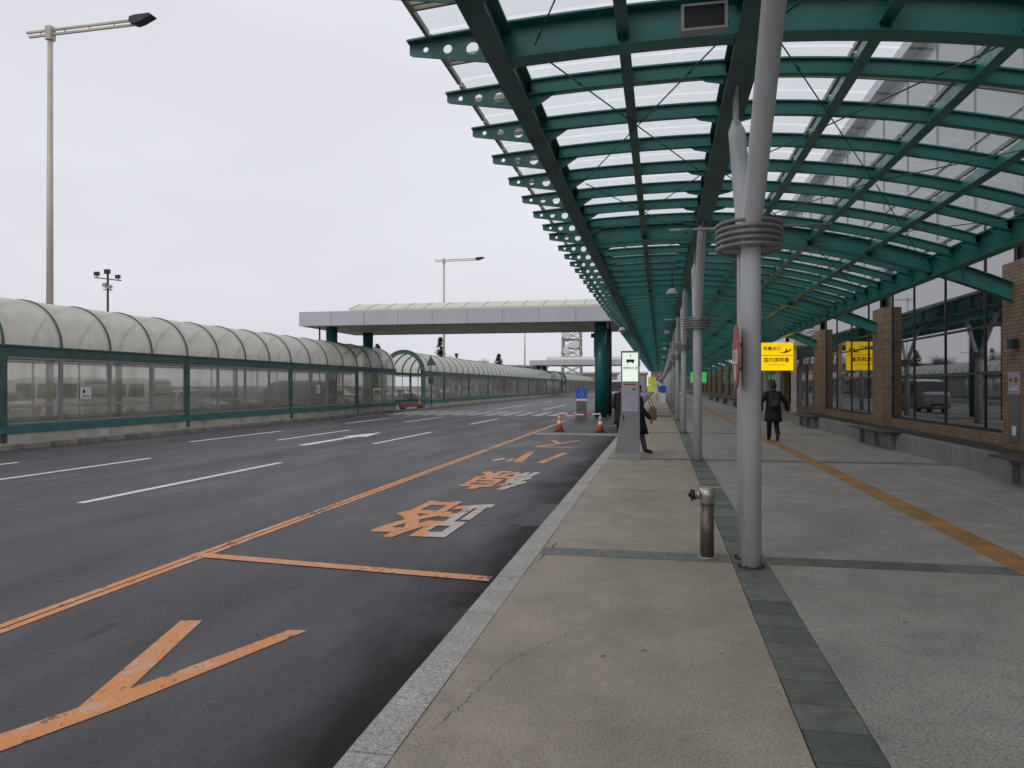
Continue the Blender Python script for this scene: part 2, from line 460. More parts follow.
# dark pavers
bm = BM(); y = -3.0
while y < 60:
    box(bm, .637+rnd.uniform(-.003, .003), .934, y+.004, y+.296, -.05, .002+rnd.uniform(-.0015, .0015)); y += .3
k = 0
for k in range(-1, 9):
    yy = P0+PER*k+.12
    for (xa, xb) in ((-1.11, .62), (.95, 5.69)):
        nn = max(1, round((xb-xa)/.6)); wx = (xb-xa)/nn
        for i in range(nn):
            box(bm, xa+i*wx+.004, xa+(i+1)*wx-.004, yy-.15, yy+.15, -.02, .0045)
struct('pavement_dark_paver_band', bm, TILE)
bm = BM()
for k in range(-1, 9):
    yy = P0+PER*(k+.5)
    box(bm, -1.11, .62, yy-.02, yy+.02, -.02, .0038); box(bm, .95, 4.9, yy-.02, yy+.02, -.02, .0045)
box(bm, 4.40, 4.445, 9, 26, -.02, .0035)
box(bm, 4.38, 4.50, 27, 110, -.02, .0055)
struct('pavement_joint', bm, JOINT)
bm = BM(); y = -3.0
while y < 120:
    L = .3 if y < 24 else 3
    box(bm, 2.97, 3.27, y+.003, y+L-.003, -.02, .006)
    if y < 24:
        for i in range(4):
            xx = 2.97+.045+i*.07
            box(bm, xx-.0125, xx+.0125, y+.02, y+L-.02, .006, .011)
    y += L
struct('tactile_paving', bm, TACT)
bm = BM(); box(bm, -1.1, .62, 38.2, 41.2, -.02, .004); struct('pavement_red_band', bm, REDPAVE)
# hairline crack in the pavement near the kerb, a thin opened sliver
def crack(bm, pts, wd):
    pr = None
    for i, (x, y) in enumerate(pts):
        ww = wd*(.4+.9*rnd.random())*(0.3 if i in (0, len(pts)-1) else 1)
        a, b = bm.verts.new((x-ww, y, .0035)), bm.verts.new((x+ww, y, .0035))
        if pr: bm.faces.new((pr[0], pr[1], b, a))
        pr = (a, b)
bm = BM(); pts = []
def jag(p, q, nn, am):
    o = []
    for i in range(nn+1):
        t_ = i/nn; o.append((p[0]+(q[0]-p[0])*t_+rnd.uniform(-am, am), p[1]+(q[1]-p[1])*t_+rnd.uniform(-.01, .01)))
    return o
crack(bm, jag((-1.02, 3.25), (-.86, 4.15), 34, .014), .0015); crack(bm, jag((-.86, 4.15), (-.55, 4.75), 20, .012), .0012)
crack(bm, jag((-1.08, 6.55), (-1.02, 7.4), 14, .01), .005); crack(bm, jag((-.7, 8.4), (-.2, 9.6), 24, .02), .0018)
crack(bm, jag((-.25, 9.6), (-.05, 10.9), 24, .02), .0018)
struct('pavement_crack', bm, TILEJ)

# ------------------------------------------------------------------ road markings
Z1 = ROADZ+.004
def mark(name, polys, m, z=Z1):
    bm = BM()
    for p in polys: poly(bm, p, z)
    return struct(name, bm, m)
def rect(x0, x1, y0, y1): return [(x0, y0), (x1, y0), (x1, y1), (x0, y1)]
mark('orange_road_line', [rect(-4.61, -4.53, -6, 36.5), rect(-4.51, -4.43, -6, 36.5)], PORANGE)
mark('orange_road_line', [[(-4.62, 6.60), (-1.46, 6.26), (-1.46, 6.42), (-4.62, 6.76)]], PORANGE, Z1+.003)
mark('orange_road_line', [rect(-4.3, -1.4, 25.75, 25.95), rect(-3.4, -1.6, 31.6, 31.85)], PORANGE)
DASH = [(-8.25, [(-2.5, 3.3), (9.3, 15.1), (20.5, 26.1), (31.8, 37.7), (52.6, 66), (76, 82), (94, 100)]),
        (-11.75, [(-2, 3.8), (9.6, 15.4), (21.3, 26.8), (33, 39.5), (53, 67), (76, 82), (94, 100)]),
        (-14.0, [(8.5, 14), (20.1, 25.6), (31.5, 37)])]
for X_, ds in DASH:
    for a, b in ds: mark('lane_line', [rect(X_-.075, X_+.075, a, b)], PWHITE)
# straight-ahead arrow pointing towards the camera
mark('road_arrow', [rect(-10.2, -9.92, 19.6, 23.3), [(-10.5, 23.31), (-9.62, 23.31), (-10.0, 25.6)]], PWHITE)
mark('crosswalk', [rect(-15.9+i*.96, -15.36+i*.96, 41.6, 47.2) for i in range(12)], PWHITE)
mark('crosswalk', [rect(-15.9+i*.96, -15.45+i*.96, 123, 127.5) for i in range(12)], PWHITE)
mark('stop_line', [rect(-16.3, -11.9, 48.6, 49.1), rect(-11.6, -8.4, 48.6, 49.1)], PWHITE)
mark('edge_line', [rect(-16.4, -16.28, 38, 49)], PWHITE)
# kana SU for the bus stall, upside down from here: strokes as polygons (offset dy)
def stroke(p, q, wd):
    p, q = Vector(p), Vector(q); d = (q-p).normalized(); nn = Vector((-d.y, d.x))*wd/2
    return [tuple(p+nn), tuple(p-nn), tuple(q-nn), tuple(q+nn)]
def su(y0, nm):
    bm = BM()
    poly(bm, [(-3.42, y0), (-2.35, y0), (-2.35, y0+.26), (-3.24, y0+.26), (-3.01, y0+.88), (-2.82, y0+1.36), (-2.40, y0+2.74), (-2.53, y0+2.73), (-3.01, y0+1.36), (-3.16, y0+1.02), (-3.42, y0+.24)], Z1)
    poly(bm, [(-3.40, y0+2.76), (-3.25, y0+2.80), (-2.915, y0+1.63), (-3.01, y0+1.361)], Z1)
    return struct(nm, bm, PORANGE)
su(2.02, 'road_lettering'); su(20.3, 'road_lettering')
mark('road_lettering', [[(-3.22, 16.2), (-3.02, 16.3), (-3.17, 18.85), (-3.35, 18.8)], [(-2.68, 16.2), (-2.52, 16.1), (-2.28, 18.6), (-2.42, 18.7)],
                        rect(-3.44, -3.3, 16.3, 16.95)], PORANGE)
mark('road_lettering', [[(-3.78, 16.5), (-3.70, 16.4), (-3.52, 16.95), (-3.62, 17.0)]], PWHITE)
for ch, yc in (('路', 9.40), ('線', 13.35)):
    o = text('road_lettering', ch, 1.20, PFADE, None, Matrix.Translation((-2.86, yc, Z1)) @ Matrix.Rotation(PI, 4, 'Z'), sx_=.96, sy=2.30)
    bm = BM(); q = 0                                             # brush-thick strokes: the outline laid down several times, slightly shifted
    for dx in (-.026, -.009, .009, .026):
        for dy in (-.05, 0, .05):
            b_ = BM(); b_.from_mesh(o.data); bmesh.ops.translate(b_, verts=b_.verts, vec=(dx, dy, q*.00035)); t_ = bpy.data.meshes.new('t'); b_.to_mesh(t_); b_.free(); bm.from_mesh(t_); q += 1
    bm.to_mesh(o.data); bm.free(); o['kind'] = 'structure'
# low concrete band closing the bus bay
bm = BM(); box(bm, -4.35, -1.36, 25.1, 25.6, -.13, -.06); struct('bay_end_kerb', bm, CONC)
# patched square at the gutter
bm = BM(); poly(bm, [(-1.86, 8.95), (-1.6, 8.8), (-1.38, 8.9), (-1.38, 10.5), (-1.6, 10.6), (-1.72, 10.2), (-1.88, 10.0), (-1.80, 9.5)], Z1-.001); struct('road_patch', bm, M('fresh_patch', (.030, .030, .032), .6))

# ------------------------------------------------------------------ canopy
def zb(x): return 4.70-(x-.3)**2/(29 if x > .3 else 60)
def zt(x): return zb(x)+.36
XL, XC, XR = -1.49, .80, 5.35
PUR = [-.335, 1.94, 3.07, 4.21]
canopy = thing('glass_canopy', 'long arched teal steel canopy with glass roof over the pavement', 'canopy')
def rib_bm(x0, x1, depth, fw, tw, nseg=18, stiff=()):
    bm = BM()
    def sheet(dz0, dz1, hw, n_):
        pr = None
        for i in range(n_+1):
            x = x0+(x1-x0)*i/n_; t_ = zt(x)
            r_ = [bm.verts.new((x, -hw, t_+dz0)), bm.verts.new((x, hw, t_+dz0)), bm.verts.new((x, hw, t_+dz1)), bm.verts.new((x, -hw, t_+dz1))]
            if pr:
                for k in range(4): bm.faces.new((pr[k], pr[(k+1) % 4], r_[(k+1) % 4], r_[k]))
            else: bm.faces.new(r_)
            pr = r_
        bm.faces.new(pr)
    sheet(-depth, -depth+.018, fw/2, nseg)
    sheet(-depth+.018, -.018, tw/2, nseg)
    sheet(-.018, 0, fw/2, nseg)
    for x in stiff:
        t_ = zt(x); box(bm, x-.006, x+.006, -fw/2+.01, fw/2-.01, t_-depth+.018, t_-.018)
    return bm
main_me = mesh_of(rib_bm(XL+.05, 6.80, .36, .22, .016, 26, (-.335, 1.94, 3.07, 4.21, 5.9)), 'main_rib', TEAL)
bm = rib_bm(XL+.05, XR, .17, .085, .012, 22)
# knee plates where each rib meets the edge beams and the spine
for (xx, d_) in ((XL+.1, 1), (XC-.14, -1), (XC+.14, 1), (XR-.08, -1)):
    t_ = zt(xx)-.16; dz = .17 if abs(xx-XC) > 1 else .09
    a = [(xx, -.008, t_), (xx+d_*.26, -.008, t_-.004), (xx+d_*.19, -.008, t_-.05), (xx, -.008, t_-dz)]
    f = [bm.verts.new(p) for p in a]; g_ = [bm.verts.new((p[0], .008, p[2])) for p in a]
    bm.faces.new(f); bm.faces.new(g_)
    for k in range(4): bm.faces.new((f[k], f[(k+1) % 4], g_[(k+1) % 4], g_[k]))
rib_me = mesh_of(bm, 'rib', TEAL)
# perforated cantilever bracket (2D curve with holes, extruded)
def bracket(big):
    cu = bpy.data.curves.new('b', 'CURVE'); cu.dimensions = '2D'; cu.fill_mode = 'BOTH'; cu.extrude = .007
    def sp(pts):
        s_ = cu.splines.new('POLY'); s_.points.add(len(pts)-1); s_.use_cyclic_u = True
        for p_, q in zip(s_.points, pts): p_.co = (*q, 0, 1)
    x1, x0 = XL-.09, (-2.40 if big else -2.36)
    d1, d0 = (.33, .12) if big else (.30, .10)
    n_ = 8
    top = [(x0+(x1-x0)*i/n_, zt(x0+(x1-x0)*i/n_)-.02) for i in range(n_+1)]
    sp(top+[(x1, zt(x1)-d1), (x0+.03, zt(x0)-d0-.02), (x0, zt(x0)-d0)])
    for fx, r_ in ((.20, .027), (.47, .045), (.77, .062)):
        x = x0+(x1-x0)*fx; dd_ = d0+(d1-d0)*fx
        sp([(x+r_*math.cos(a*PI/10), zt(x)-.01-dd_*.53+r_*math.sin(a*PI/10)) for a in range(20)])
    t_ = bpy.data.objects.new('tmp', cu); C.objects.link(t_)
    me = bpy.data.meshes.new_from_object(t_.evaluated_get(bpy.context.evaluated_depsgraph_get()))
    bpy.data.objects.remove(t_)
    me.transform(Matrix.Rotation(R(90), 4, 'X'))
    bm = BM(); bm.from_mesh(me)
    hw = .075 if big else .045
    pr = None
    for i in range(n_+1):                                       # top flange
        x = x0-.01+(x1-x0)*i/n_; t0 = zt(x)
        r_ = [bm.verts.new((x, -hw, t0-.018)), bm.verts.new((x, hw, t0-.018)), bm.verts.new((x, hw, t0)), bm.verts.new((x, -hw, t0))]
        if pr:
            for k in range(4): bm.faces.new((pr[k], pr[(k+1) % 4], r_[(k+1) % 4], r_[k]))
        else: bm.faces.new(r_)
        pr = r_
    bm.faces.new(pr)
    return mesh_of(bm, 'bracket', TEALD)
br_s, br_b = bracket(False), bracket(True)
# glass sheet of one interval, with its glazing bars
SP = PER/8
XG0, XG1 = -2.21, XR+.12
bm = BM(); pr = None
for i in range(25):
    x = XG0+(XG1-XG0)*i/24; z = zt(x)+.075
    r_ = [bm.verts.new((x, .03, z)), bm.verts.new((x, SP-.03, z))]
    if pr:
        f = bm.faces.new((pr[0], pr[1], r_[1], r_[0])); f.smooth = True
    pr = r_
glass_me = mesh_of(bm, 'glass_panel', ROOFGLASS)
bm = BM()
for yy, wd in ((SP*.47, .03), (SP*.55, .03)):
    pr = None
    for i in range(21):
        x = XG0+(XG1-XG0)*i/20; z = zt(x)
        r_ = [bm.verts.new((x, yy-wd/2, z+.012)), bm.verts.new((x, yy+wd/2, z+.012)), bm.verts.new((x, yy+wd/2, z+.07)), bm.verts.new((x, yy-wd/2, z+.07))]
        if pr:
            for k in range(4): bm.faces.new((pr[k], pr[(k+1) % 4], r_[(k+1) % 4], r_[k]))
        pr = r_
for x in [XG0, -.335, 1.94, 3.07, 4.21]:
    z = zt(x); box(bm, x-.02, x+.02, .03, SP-.03, z+.012, z+.068)
bar_me = mesh_of(bm, 'glazing_bar', ALUG)
K0, K1 = -1, 17                                                  # bays
YS = P0+PER*K0; YE = P0+PER*K1
nint = (K1-K0)*8
extra_r, extra_g = BM(), BM()
for i in range(nint+1):
    y = YS+i*SP
    if i % 8 == 0:
        r_ = obj('main_rib', main_me, None, canopy, (0, y, 0)); obj('bracket', br_b, None, r_)
    elif i <= 112:
        r_ = obj('rib', rib_me, None, canopy, (0, y, -.05)); obj('bracket', br_s, None, r_)
    else:
        for me in (rib_me, br_s):
            b = BM(); b.from_mesh(me); bmesh.ops.translate(b, verts=b.verts, vec=(0, y, -.05)); t_ = bpy.data.meshes.new('t'); b.to_mesh(t_); b.free(); extra_r.from_mesh(t_)
    if i < nint:
        if i < 100:
            g_ = obj('glass_panel', glass_me, None, canopy, (0, y, 0)); obj('glazing_bar', bar_me, None, g_)
        else:
            b = BM(); b.from_mesh(glass_me); bmesh.ops.translate(b, verts=b.verts, vec=(0, y, 0)); t_ = bpy.data.meshes.new('t'); b.to_mesh(t_); b.free(); extra_g.from_mesh(t_)
if len(extra_r.verts): o = obj('rib', extra_r, TEAL, canopy); o['kind'] = 'stuff'
if len(extra_g.verts): o = obj('glass_panel', extra_g, ROOFGLASS, canopy); o['kind'] = 'stuff'
def ibeam(x, wd, zlo, zhi, m, nm, tw=.02):
    bm = BM()
    box(bm, x-wd/2, x+wd/2, YS-.1, YE+.1, zlo, zlo+.025); box(bm, x-tw, x+tw, YS-.1, YE+.1, zlo+.025, zhi-.025); box(bm, x-wd/2, x+wd/2, YS-.1, YE+.1, zhi-.025, zhi)
    yy = YS
    while yy < YS+60:
        box(bm, x-wd/2+.015, x-tw, yy-.006, yy+.006, zlo+.025, zhi-.025); box(bm, x+tw, x+wd/2-.015, yy-.006, yy+.006, zlo+.025, zhi-.025); yy += SP
    return obj(nm, bm, m, canopy)
ibeam(XL, .21, zb(XL)-.012, zt(XL)-.04, GUNMETAL, 'edge_beam')
ibeam(XC, .27, zb(XC)-.03, zt(XC)-.03, GUNMETAL, 'spine_beam')
ibeam(XR, .20, zb(XR)-.08, zt(XR)-.03, TEAL, 'wall_side_beam')
for x in PUR:
    bm = BM(); sl = math.atan((zt(x+.1)-zt(x-.1))/.2); mt = Matrix.Translation((x, 0, zt(x)-.02)) @ Matrix.Rotation(-sl, 4, 'Y')
    box(bm, -.055, .055, YS, YE, -.235, -.215, mt); box(bm, -.008, .008, YS, YE, -.215, -.02, mt)
    obj('purlin', bm, GUNMETAL if x < 1 else TEAL, canopy)
# gusset blocks under the spine, tie rods
for k in range(K0, 10):
    for half in (0, 1):
        ya = P0+PER*k+half*PER/2+.1; yb = ya+PER/2-.2
        for (xa, xb) in ((XL+.35, XC-.2), (XC+.2, 3.0), (3.1, XR-.15)):
            bm = BM()
            for p, q in (((xa, ya), (xb, yb)), ((xb, ya), (xa, yb))):
                n_ = 6; P_ = []
                for i in range(n_+1):
                    x = p[0]+(q[0]-p[0])*i/n_; y = p[1]+(q[1]-p[1])*i/n_; za, zc = zb(p[0])+.10, zb(q[0])+.10
                    P_.append((x, y, za+(zc-za)*i/n_+.0))
                tube(bm, [P_[0], P_[-1]], .008, 6)
                mid = [P_[1], (P_[1][0]*.9+P_[2][0]*.1, P_[1][1]*.9+P_[2][1]*.1, P_[1][2]*.9+P_[2][2]*.1)]
                tube(bm, mid, .016, 6)
            obj('tie_rod', bm, GUNMETAL, canopy)
# columns
def column():
    x = .78; bm = BM()
    zc = zb(XC)-.03
    tube(bm, [(0, -.15, 0), (0, -.15, 2.80), (0, -.16, 2.92), (0, -1.66, 4.42), (0, -1.79, zc-.02)], [.085, .085, .085, .085, .06], 28)
    tube(bm, [(0, .18, 0), (0, .18, 2.80), (0, .19, 2.92), (0, 1.05, 4.20), (0, 1.17, 4.38)], [.085, .085, .085, .085, .03], 28)
    box(bm, -.012, .012, .98, 1.36, 4.22, zc); box(bm, -.012, .012, -2.0, -1.55, 4.35, zc)
    me = mesh_of(bm, 'column', COLGREY)
    bm = BM()
    for i in range(5):
        z = 2.785+i*.052; seg = 40; rings = []
        for (ro, zz) in ((.262, z), (.286, z+.004), (.292, z+.018), (.286, z+.032), (.262, z+.036)):
            rings.append([bm.verts.new((ro*math.cos(2*PI*k/seg), (ro+.06)*math.sin(2*PI*k/seg)+.015, zz)) for k in range(seg)])
        rings.append(rings[0])
        for a in range(5):
            for k in range(seg):
                f = bm.faces.new((rings[a][k], rings[a][(k+1) % seg], rings[a+1][(k+1) % seg], rings[a+1][k])); f.smooth = True
    for a in range(6):
        an = a*PI/3+.4; c_, s_ = math.cos(an), math.sin(an)
        bar(bm, (.08*c_, .15*s_, 2.90), (.265*c_, .32*s_+.015, 2.90), .012, .22)
    ring = mesh_of(bm, 'collar', RINGM)
    bm = BM(); tube(bm, [(-.70, 0, 3.0), (.70, 0, 3.0)], .010, 8); tube(bm, [(-.70, 0, 3.0), (-.5, 0, 3.0)], .014, 8)
    rod = mesh_of(bm, 'cross_rod', ALU)
    bm = BM(); loft(bm, [(0, -.15, 0, .115, .115), (0, -.15, .012, .115, .115)], 28); loft(bm, [(0, .18, 0, .115, .115), (0, .18, .012, .115, .115)], 28)
    for yb_ in (-.15, .18):
        for a_ in range(6):
            bx_, by_ = .10*math.cos(a_*PI/3), yb_+.10*math.sin(a_*PI/3); loft(bm, [(bx_, by_, .012, .009, .009), (bx_, by_, .026, .009, .009)], 6)
    base = mesh_of(bm, 'base_plate', DARK)
    for k in range(0, K1):
        c_ = obj('column', me, None, canopy, (x, P0+PER*k, 0))
        obj('collar', ring, None, c_); obj('cross_rod', rod, None, c_); obj('base_plate', base, None, c_)
column()

# floodlights hung under the canopy
def canopy_lamp(loc, label):
    t_ = thing('canopy_lamp', label, 'lamp', loc, 0, 'lamps hung under the canopy')
    z = zb(loc[0])+.3-loc[2]
    bm = BM(); loft(bm, [(0, 0, -.13, .15, .12, .6), (0, 0, -.11, .16, .13, .6), (0, 0, .0, .10, .08, .6), (0, 0, .03, .06, .06)], 20); obj('housing', bm, COLGREY, t_)
    bm = BM(); loft(bm, [(0, 0, -.141, .13, .10, .6), (0, 0, -.1305, .13, .10, .6)], 20); obj('lens', bm, BLACK, t_)
    bm = BM(); tube(bm, [(0, 0, .03), (0, 0, z)], .012, 8); obj('hanger', bm, DARK, t_)
ln = ['nearest', 'second', 'third', 'fourth', 'farthest']
for i, yy in enumerate((20.2, 35.4, 51, 66.5, 82)):
    canopy_lamp((.32, yy, 4.15), f'white lamp hung left of the canopy spine beam, {ln[i]} in its row')
canopy_lamp((-1.62, 32.4, 4.1), 'white lamp fixed to the road-side edge beam, above the sign pylon')
# hanging display box near camera
t_ = thing('hanging_display', 'grey framed dark display box hung from the near canopy rib', 'display', (.345, 6.02, 4.40))
bm = BM(); box(bm, -.18, .18, 0, .09, 0, .018); box(bm, -.18, .18, 0, .09, .192, .21); box(bm, -.18, -.155, 0, .09, .018, .192); box(bm, .155, .18, 0, .09, .018, .192); obj('frame', bm, ALU, t_)
bm = BM(); box(bm, -.154, .154, .014, .08, .019, .191); obj('screen', bm, BLACK, t_)
bm = BM(); tube(bm, [(-.12, .05, .21), (-.12, .05, .55)], .009, 8); tube(bm, [(.12, .05, .21), (.12, .05, .55)], .009, 8); obj('hanger', bm, DARK, t_)

# ------------------------------------------------------------------ round stop sign on the first column
t_ = thing('round_sign', 'faded red round sign fixed edge-on to the nearest column', 'sign', (.635, 6.62, 1.83))
def disc(bm, x, r_, th, seg=40):
    a = [bm.verts.new((x, r_*math.cos(2*PI*k/seg), r_*math.sin(2*PI*k/seg))) for k in range(seg)]; b = [bm.verts.new((x+th, v_.co.y, v_.co.z)) for v_ in a]
    bm.faces.new(a); bm.faces.new(b)
    for k in range(seg): bm.faces.new((a[k], a[(k+1) % seg], b[(k+1) % seg], b[k]))
bm = BM(); disc(bm, 0, .275, .014); obj('sign_plate', bm, RUSTR, t_)
bm = BM(); box(bm, -.003, -.0006, -.20, .20, -.06, .06); box(bm, -.003, -.0006, -.05, .05, -.20, -.075); obj('white_band', bm, PAPER, t_)
text('lettering', 'のりば', .11, REDP, t_, Matrix.Translation((-.0045, 0, 0)) @ Matrix.Rotation(R(-90), 4, 'Z') @ Matrix.Rotation(R(90), 4, 'X'), bold=.001)
bm = BM(); box(bm, .0145, .05, -.03, .03, .09, .12); box(bm, .0145, .05, -.03, .03, -.12, -.09); obj('clamp', bm, DARK, t_)

# ------------------------------------------------------------------ standpipe
t_ = thing('standpipe', 'short dull bronze standpipe with worn chrome head beside the nearest column', 'standpipe', (.425, 7.05, 0))
bm = BM(); loft(bm, [(0, 0, 0, .062, .062), (0, 0, .50, .062, .062)], 28); obj('pipe', bm, DULL, t_)
bm = BM(); loft(bm, [(0, 0, 0.001, .085, .085), (0, 0, .012, .085, .085)], 28); obj('base_ring', bm, ALU, t_)
bm = BM(); loft(bm, [(0, 0, .49, .066, .066), (0, 0, .52, .068, .068), (0, 0, .545, .074, .074), (0, 0, .58, .080, .080), (0, 0, .615, .076, .076), (0, 0, .64, .055, .055), (0, 0, .645, .03, .03)], 28)
bar(bm, (-.05, .01, .652), (.12, -.02, .652), .03, .012); obj('head', bm, BRIGHT, t_)
bm = BM(); tube(bm, [(-.06, -.02, .58), (-.105, -.025, .578)], .042, 20); tube(bm, [(-.105, -.025, .578), (-.113, -.026, .578)], .052, 20); obj('nozzle', bm, BRIGHT, t_)
bm = BM(); tube(bm, [(-.113, -.026, .578), (-.15, -.03, .577)], .046, 12); tube(bm, [(-.15, -.03, .577), (-.17, -.032, .577)], .018, 10)
for a in range(3):
    an = a*2*PI/3; bar(bm, (-.135, -.028, .577), (-.137, -.028+.062*math.cos(an), .577+.062*math.sin(an)), .014)
obj('cap', bm, BLACK, t_)

# ------------------------------------------------------------------ bus stop pylon
t_ = thing('stop_pylon', 'grey bus stop pylon with lit white display and timetable at the kerb end', 'pylon', (-.43, 16.2, 0), R(2))
def prism(bm, pts, y0, y1):
    a = [bm.verts.new((x, y0, z)) for x, z in pts]; b = [bm.verts.new((x, y1, z)) for x, z in pts]
    bm.faces.new(a); bm.faces.new(b); n_ = len(pts)
    for k in range(n_): bm.faces.new((a[k], a[(k+1) % n_], b[(k+1) % n_], b[k]))
PG = M('pylon_grey', (.27, .275, .295), .45, .2, var=.08)
bm = BM(); prism(bm, [(0, .13), (0, 2.34), (-.40, 2.34), (-.40, 1.0), (-.53, .13)], 0, .16); obj('housing', bm, PG, t_)
bm = BM(); prism(bm, [(.004, 0), (.004, .128), (-.535, .128), (-.575, 0)], -.004, .17); obj('plinth', bm, ALU, t_)
bm = BM(); box(bm, -.37, -.035, -.006, -.001, 1.68, 2.30); obj('lit_display', bm, LIT, t_)
FA = Matrix.Rotation(R(90), 4, 'X')
text('lettering', '1', .085, DARK, t_, Matrix.Translation((-.20, -.009, 2.235)) @ FA, bold=.003)
text('lettering', '市内のりば', .062, DARK, t_, Matrix.Translation((-.20, -.009, 1.965)) @ FA, bold=.0012)
bm = BM(); box(bm, -.285, -.115, -.010, -.007, 2.095, 2.155); 
for xx in (-.25, -.15): 
    a = [bm.verts.new((xx+.018*math.cos(k*PI/6), -.0105, 2.09+.018*math.sin(k*PI/6))) for k in range(12)]; bm.faces.new(a)
obj('bus_symbol', bm, BLACK, t_)
bm = BM(); box(bm, -.37, -.035, -.006, -.001, 1.03, 1.65); obj('timetable', bm, TTABLE, t_)
bm = BM(); box(bm, -.34, -.07, -.009, -.0065, 1.60, 1.63); box(bm, -.16, -.08, -.009, -.0065, 1.50, 1.53); obj('timetable_heading', bm, REDP, t_)
bm = BM()
for r_ in range(11):
    for c_ in range(5):
        if rnd.random() < .68: box(bm, -.345+c_*.062, -.345+c_*.062+rnd.uniform(.02, .048), -.009, -.0065, 1.53-r_*.044, 1.538-r_*.044)
obj('timetable_print', bm, M('print_blue', (.10, .12, .35), .6), t_)
bm = BM(); box(bm, -.36, -.335, -.02, -.001, .85, .96); obj('handle', bm, BLACK, t_)

# ------------------------------------------------------------------ terminal building (right)
WX = 7.0; PX = 6.78
bld = thing('terminal_building', 'long airport terminal with tan brick pillars and tall reflecting glass', 'building')
BY0, BY1 = P0-PER, P0+PER*19
bm = BM(); box(bm, WX-.04, WX+.3, BY0, BY1, 0, .60); obj('sill_wall', bm, BRICK, bld)
bm = BM(); box(bm, WX+.32, WX+40, BY0, BY1, 0, 10.8); obj('wall', bm, M('concrete_panel', (.30, .30, .30), .7, var=.1, sc=.5), bld)
bm = BM(); box(bm, WX-.35, WX+40.2, BY0-.2, BY1+.2, 10.8, 11.15); obj('roof', bm, FASC, bld)
bm = BM(); box(bm, WX+.02, WX+.10, BY0, BY1, 5.25, 10.78); obj('upper_glazing', bm, UGLASS, bld)
bm = BM(); y = BY0
while y < 100:
    box(bm, WX-.01, WX+.019, y-.02, y+.02, 5.25, 10.8); y += PER/4
for z in (5.25, 7.1, 8.95): box(bm, WX-.025, WX+.018, BY0, 100, z-.04, z+.04)
obj('upper_mullions', bm, ALU, bld)
BW = .60
bm = BM(); box(bm, 0, .5, -BW, BW-.0, 0, 4.02); pil = mesh_of(bm, 'brick_pillar', BRICK)
bm = BM(); box(bm, WX+.04, WX+.06, BW+.02, PER-BW-.02, .62, 5.2); gp = mesh_of(bm, 'pane', FGLASS)
bm = BM()
ymul = [BW+.03, 2.05, 4.37, 6.7, PER-BW-.03]
for ym in ymul: box(bm, WX+.012, WX+.039, ym-.016, ym+.016, .60, 5.24)
for z in (.635, 1.87, 2.89, 5.2): box(bm, WX+.008, WX+.038, BW, PER-BW, z-.026, z+.026)
gf = mesh_of(bm, 'window', DARK)
PYO = -.2
for k in range(-1, 19):
    yk = P0+PER*k+PYO
    obj('brick_pillar', pil, None, bld, (PX, yk, 0))
    if k in (3, 4): continue
    wd_ = obj('window', gf, None, bld, (0, yk, 0)); obj('pane', gp, None, wd_)
# entrance bays 3 and 4: doors and side panels
for k in (3, 4):
    yk = P0+PER*k+PYO
    bm = BM(); box(bm, WX+.04, WX+.06, BW+.02, PER-BW-.02, 2.62, 5.2); g_ = obj('window', bm, FGLASS, bld, (0, yk, 0))
    for j in range(3):
        y0 = BW+.15+j*2.7
        bm = BM(); box(bm, WX+.0, WX+.05, y0, y0+2.5, .02, 2.6)
        d_ = obj('door', bm, WOOD if j != 1 else DARK, bld, (0, yk, 0))
        bm = BM(); box(bm, WX-.01, WX-.001, y0+.25, y0+1.15, .3, 2.3); box(bm, WX-.01, WX-.001, y0+1.35, y0+2.25, .3, 2.3); obj('pane', bm, FGLASS, d_)
        bm = BM(); tube(bm, [(WX-.05, y0+1.2, .9), (WX-.05, y0+1.2, 1.4)], .015, 8); obj('handle', bm, ALU, d_)
# porch roof with white posts at the entrance
t_ = thing('entrance_porch', 'pale flat porch roof on white posts at the terminal entrance', 'porch', (6.05, 36, 0))
bm = BM(); box(bm, -.35, .72, -.3, 14.3, 3.42, 3.62); obj('roof', bm, FASC, t_)
for yy in (0, 4.7, 9.4, 14):
    bm = BM(); box(bm, -.1, .1, yy-.1, yy+.1, .0, 3.42); obj('post', bm, COLGREY, t_)
# low granite wall and planter
wall = thing('low_granite_wall', 'low grey granite block wall in front of the terminal windows', 'wall')
bm = BM(); y = P0-PER
while y < 110:
    if not (36.5 < y < 49.5): box(bm, 5.70+rnd.uniform(0, .006), 5.98, y+.006, y+1.156, -.02, .385+rnd.uniform(-.004, .004))
    y += PER/8
obj('wall_block', bm, GRWALL, wall)
bm = BM(); box(bm, 5.981, WX-.041, P0-PER, 36, -.02, .345); box(bm, 5.981, WX-.041, 50, 110, -.02, .345); obj('planting_bed', bm, SOIL, wall)
bm = BM(); box(bm, 5.705, 7.0, 36.5, 49.9, -.1, .003); struct('entrance_paving', bm, PAVE_B)
bl = ['cut by the right frame edge', 'between the nearest two pillars', 'third along the low wall', 'fourth along the low wall', 'fifth along the low wall', 'sixth along the low wall', 'seventh along the low wall']
bi = 0
for k in (0, 1, 2, 5, 6, 7, 8):
    y0 = P0+PER*k+3.35
    t_ = thing('bench', f'dark slab bench on the low granite wall, {bl[bi]}', 'bench', (5.62, y0, 0), 0, 'slab benches along the low wall'); bi += 1
    bm = BM(); box(bm, -.24, .14, 0, 3.45, .40, .455); bmesh.ops.bevel(bm, geom=bm.edges[:], offset=.008, segments=1, affect='EDGES'); obj('seat', bm, BENCH, t_)
    for yy in (.25, 1.7, 3.1):
        bm = BM(); box(bm, -.03, .075, yy, yy+.14, 0, .398); obj('support', bm, GRWALL, t_)
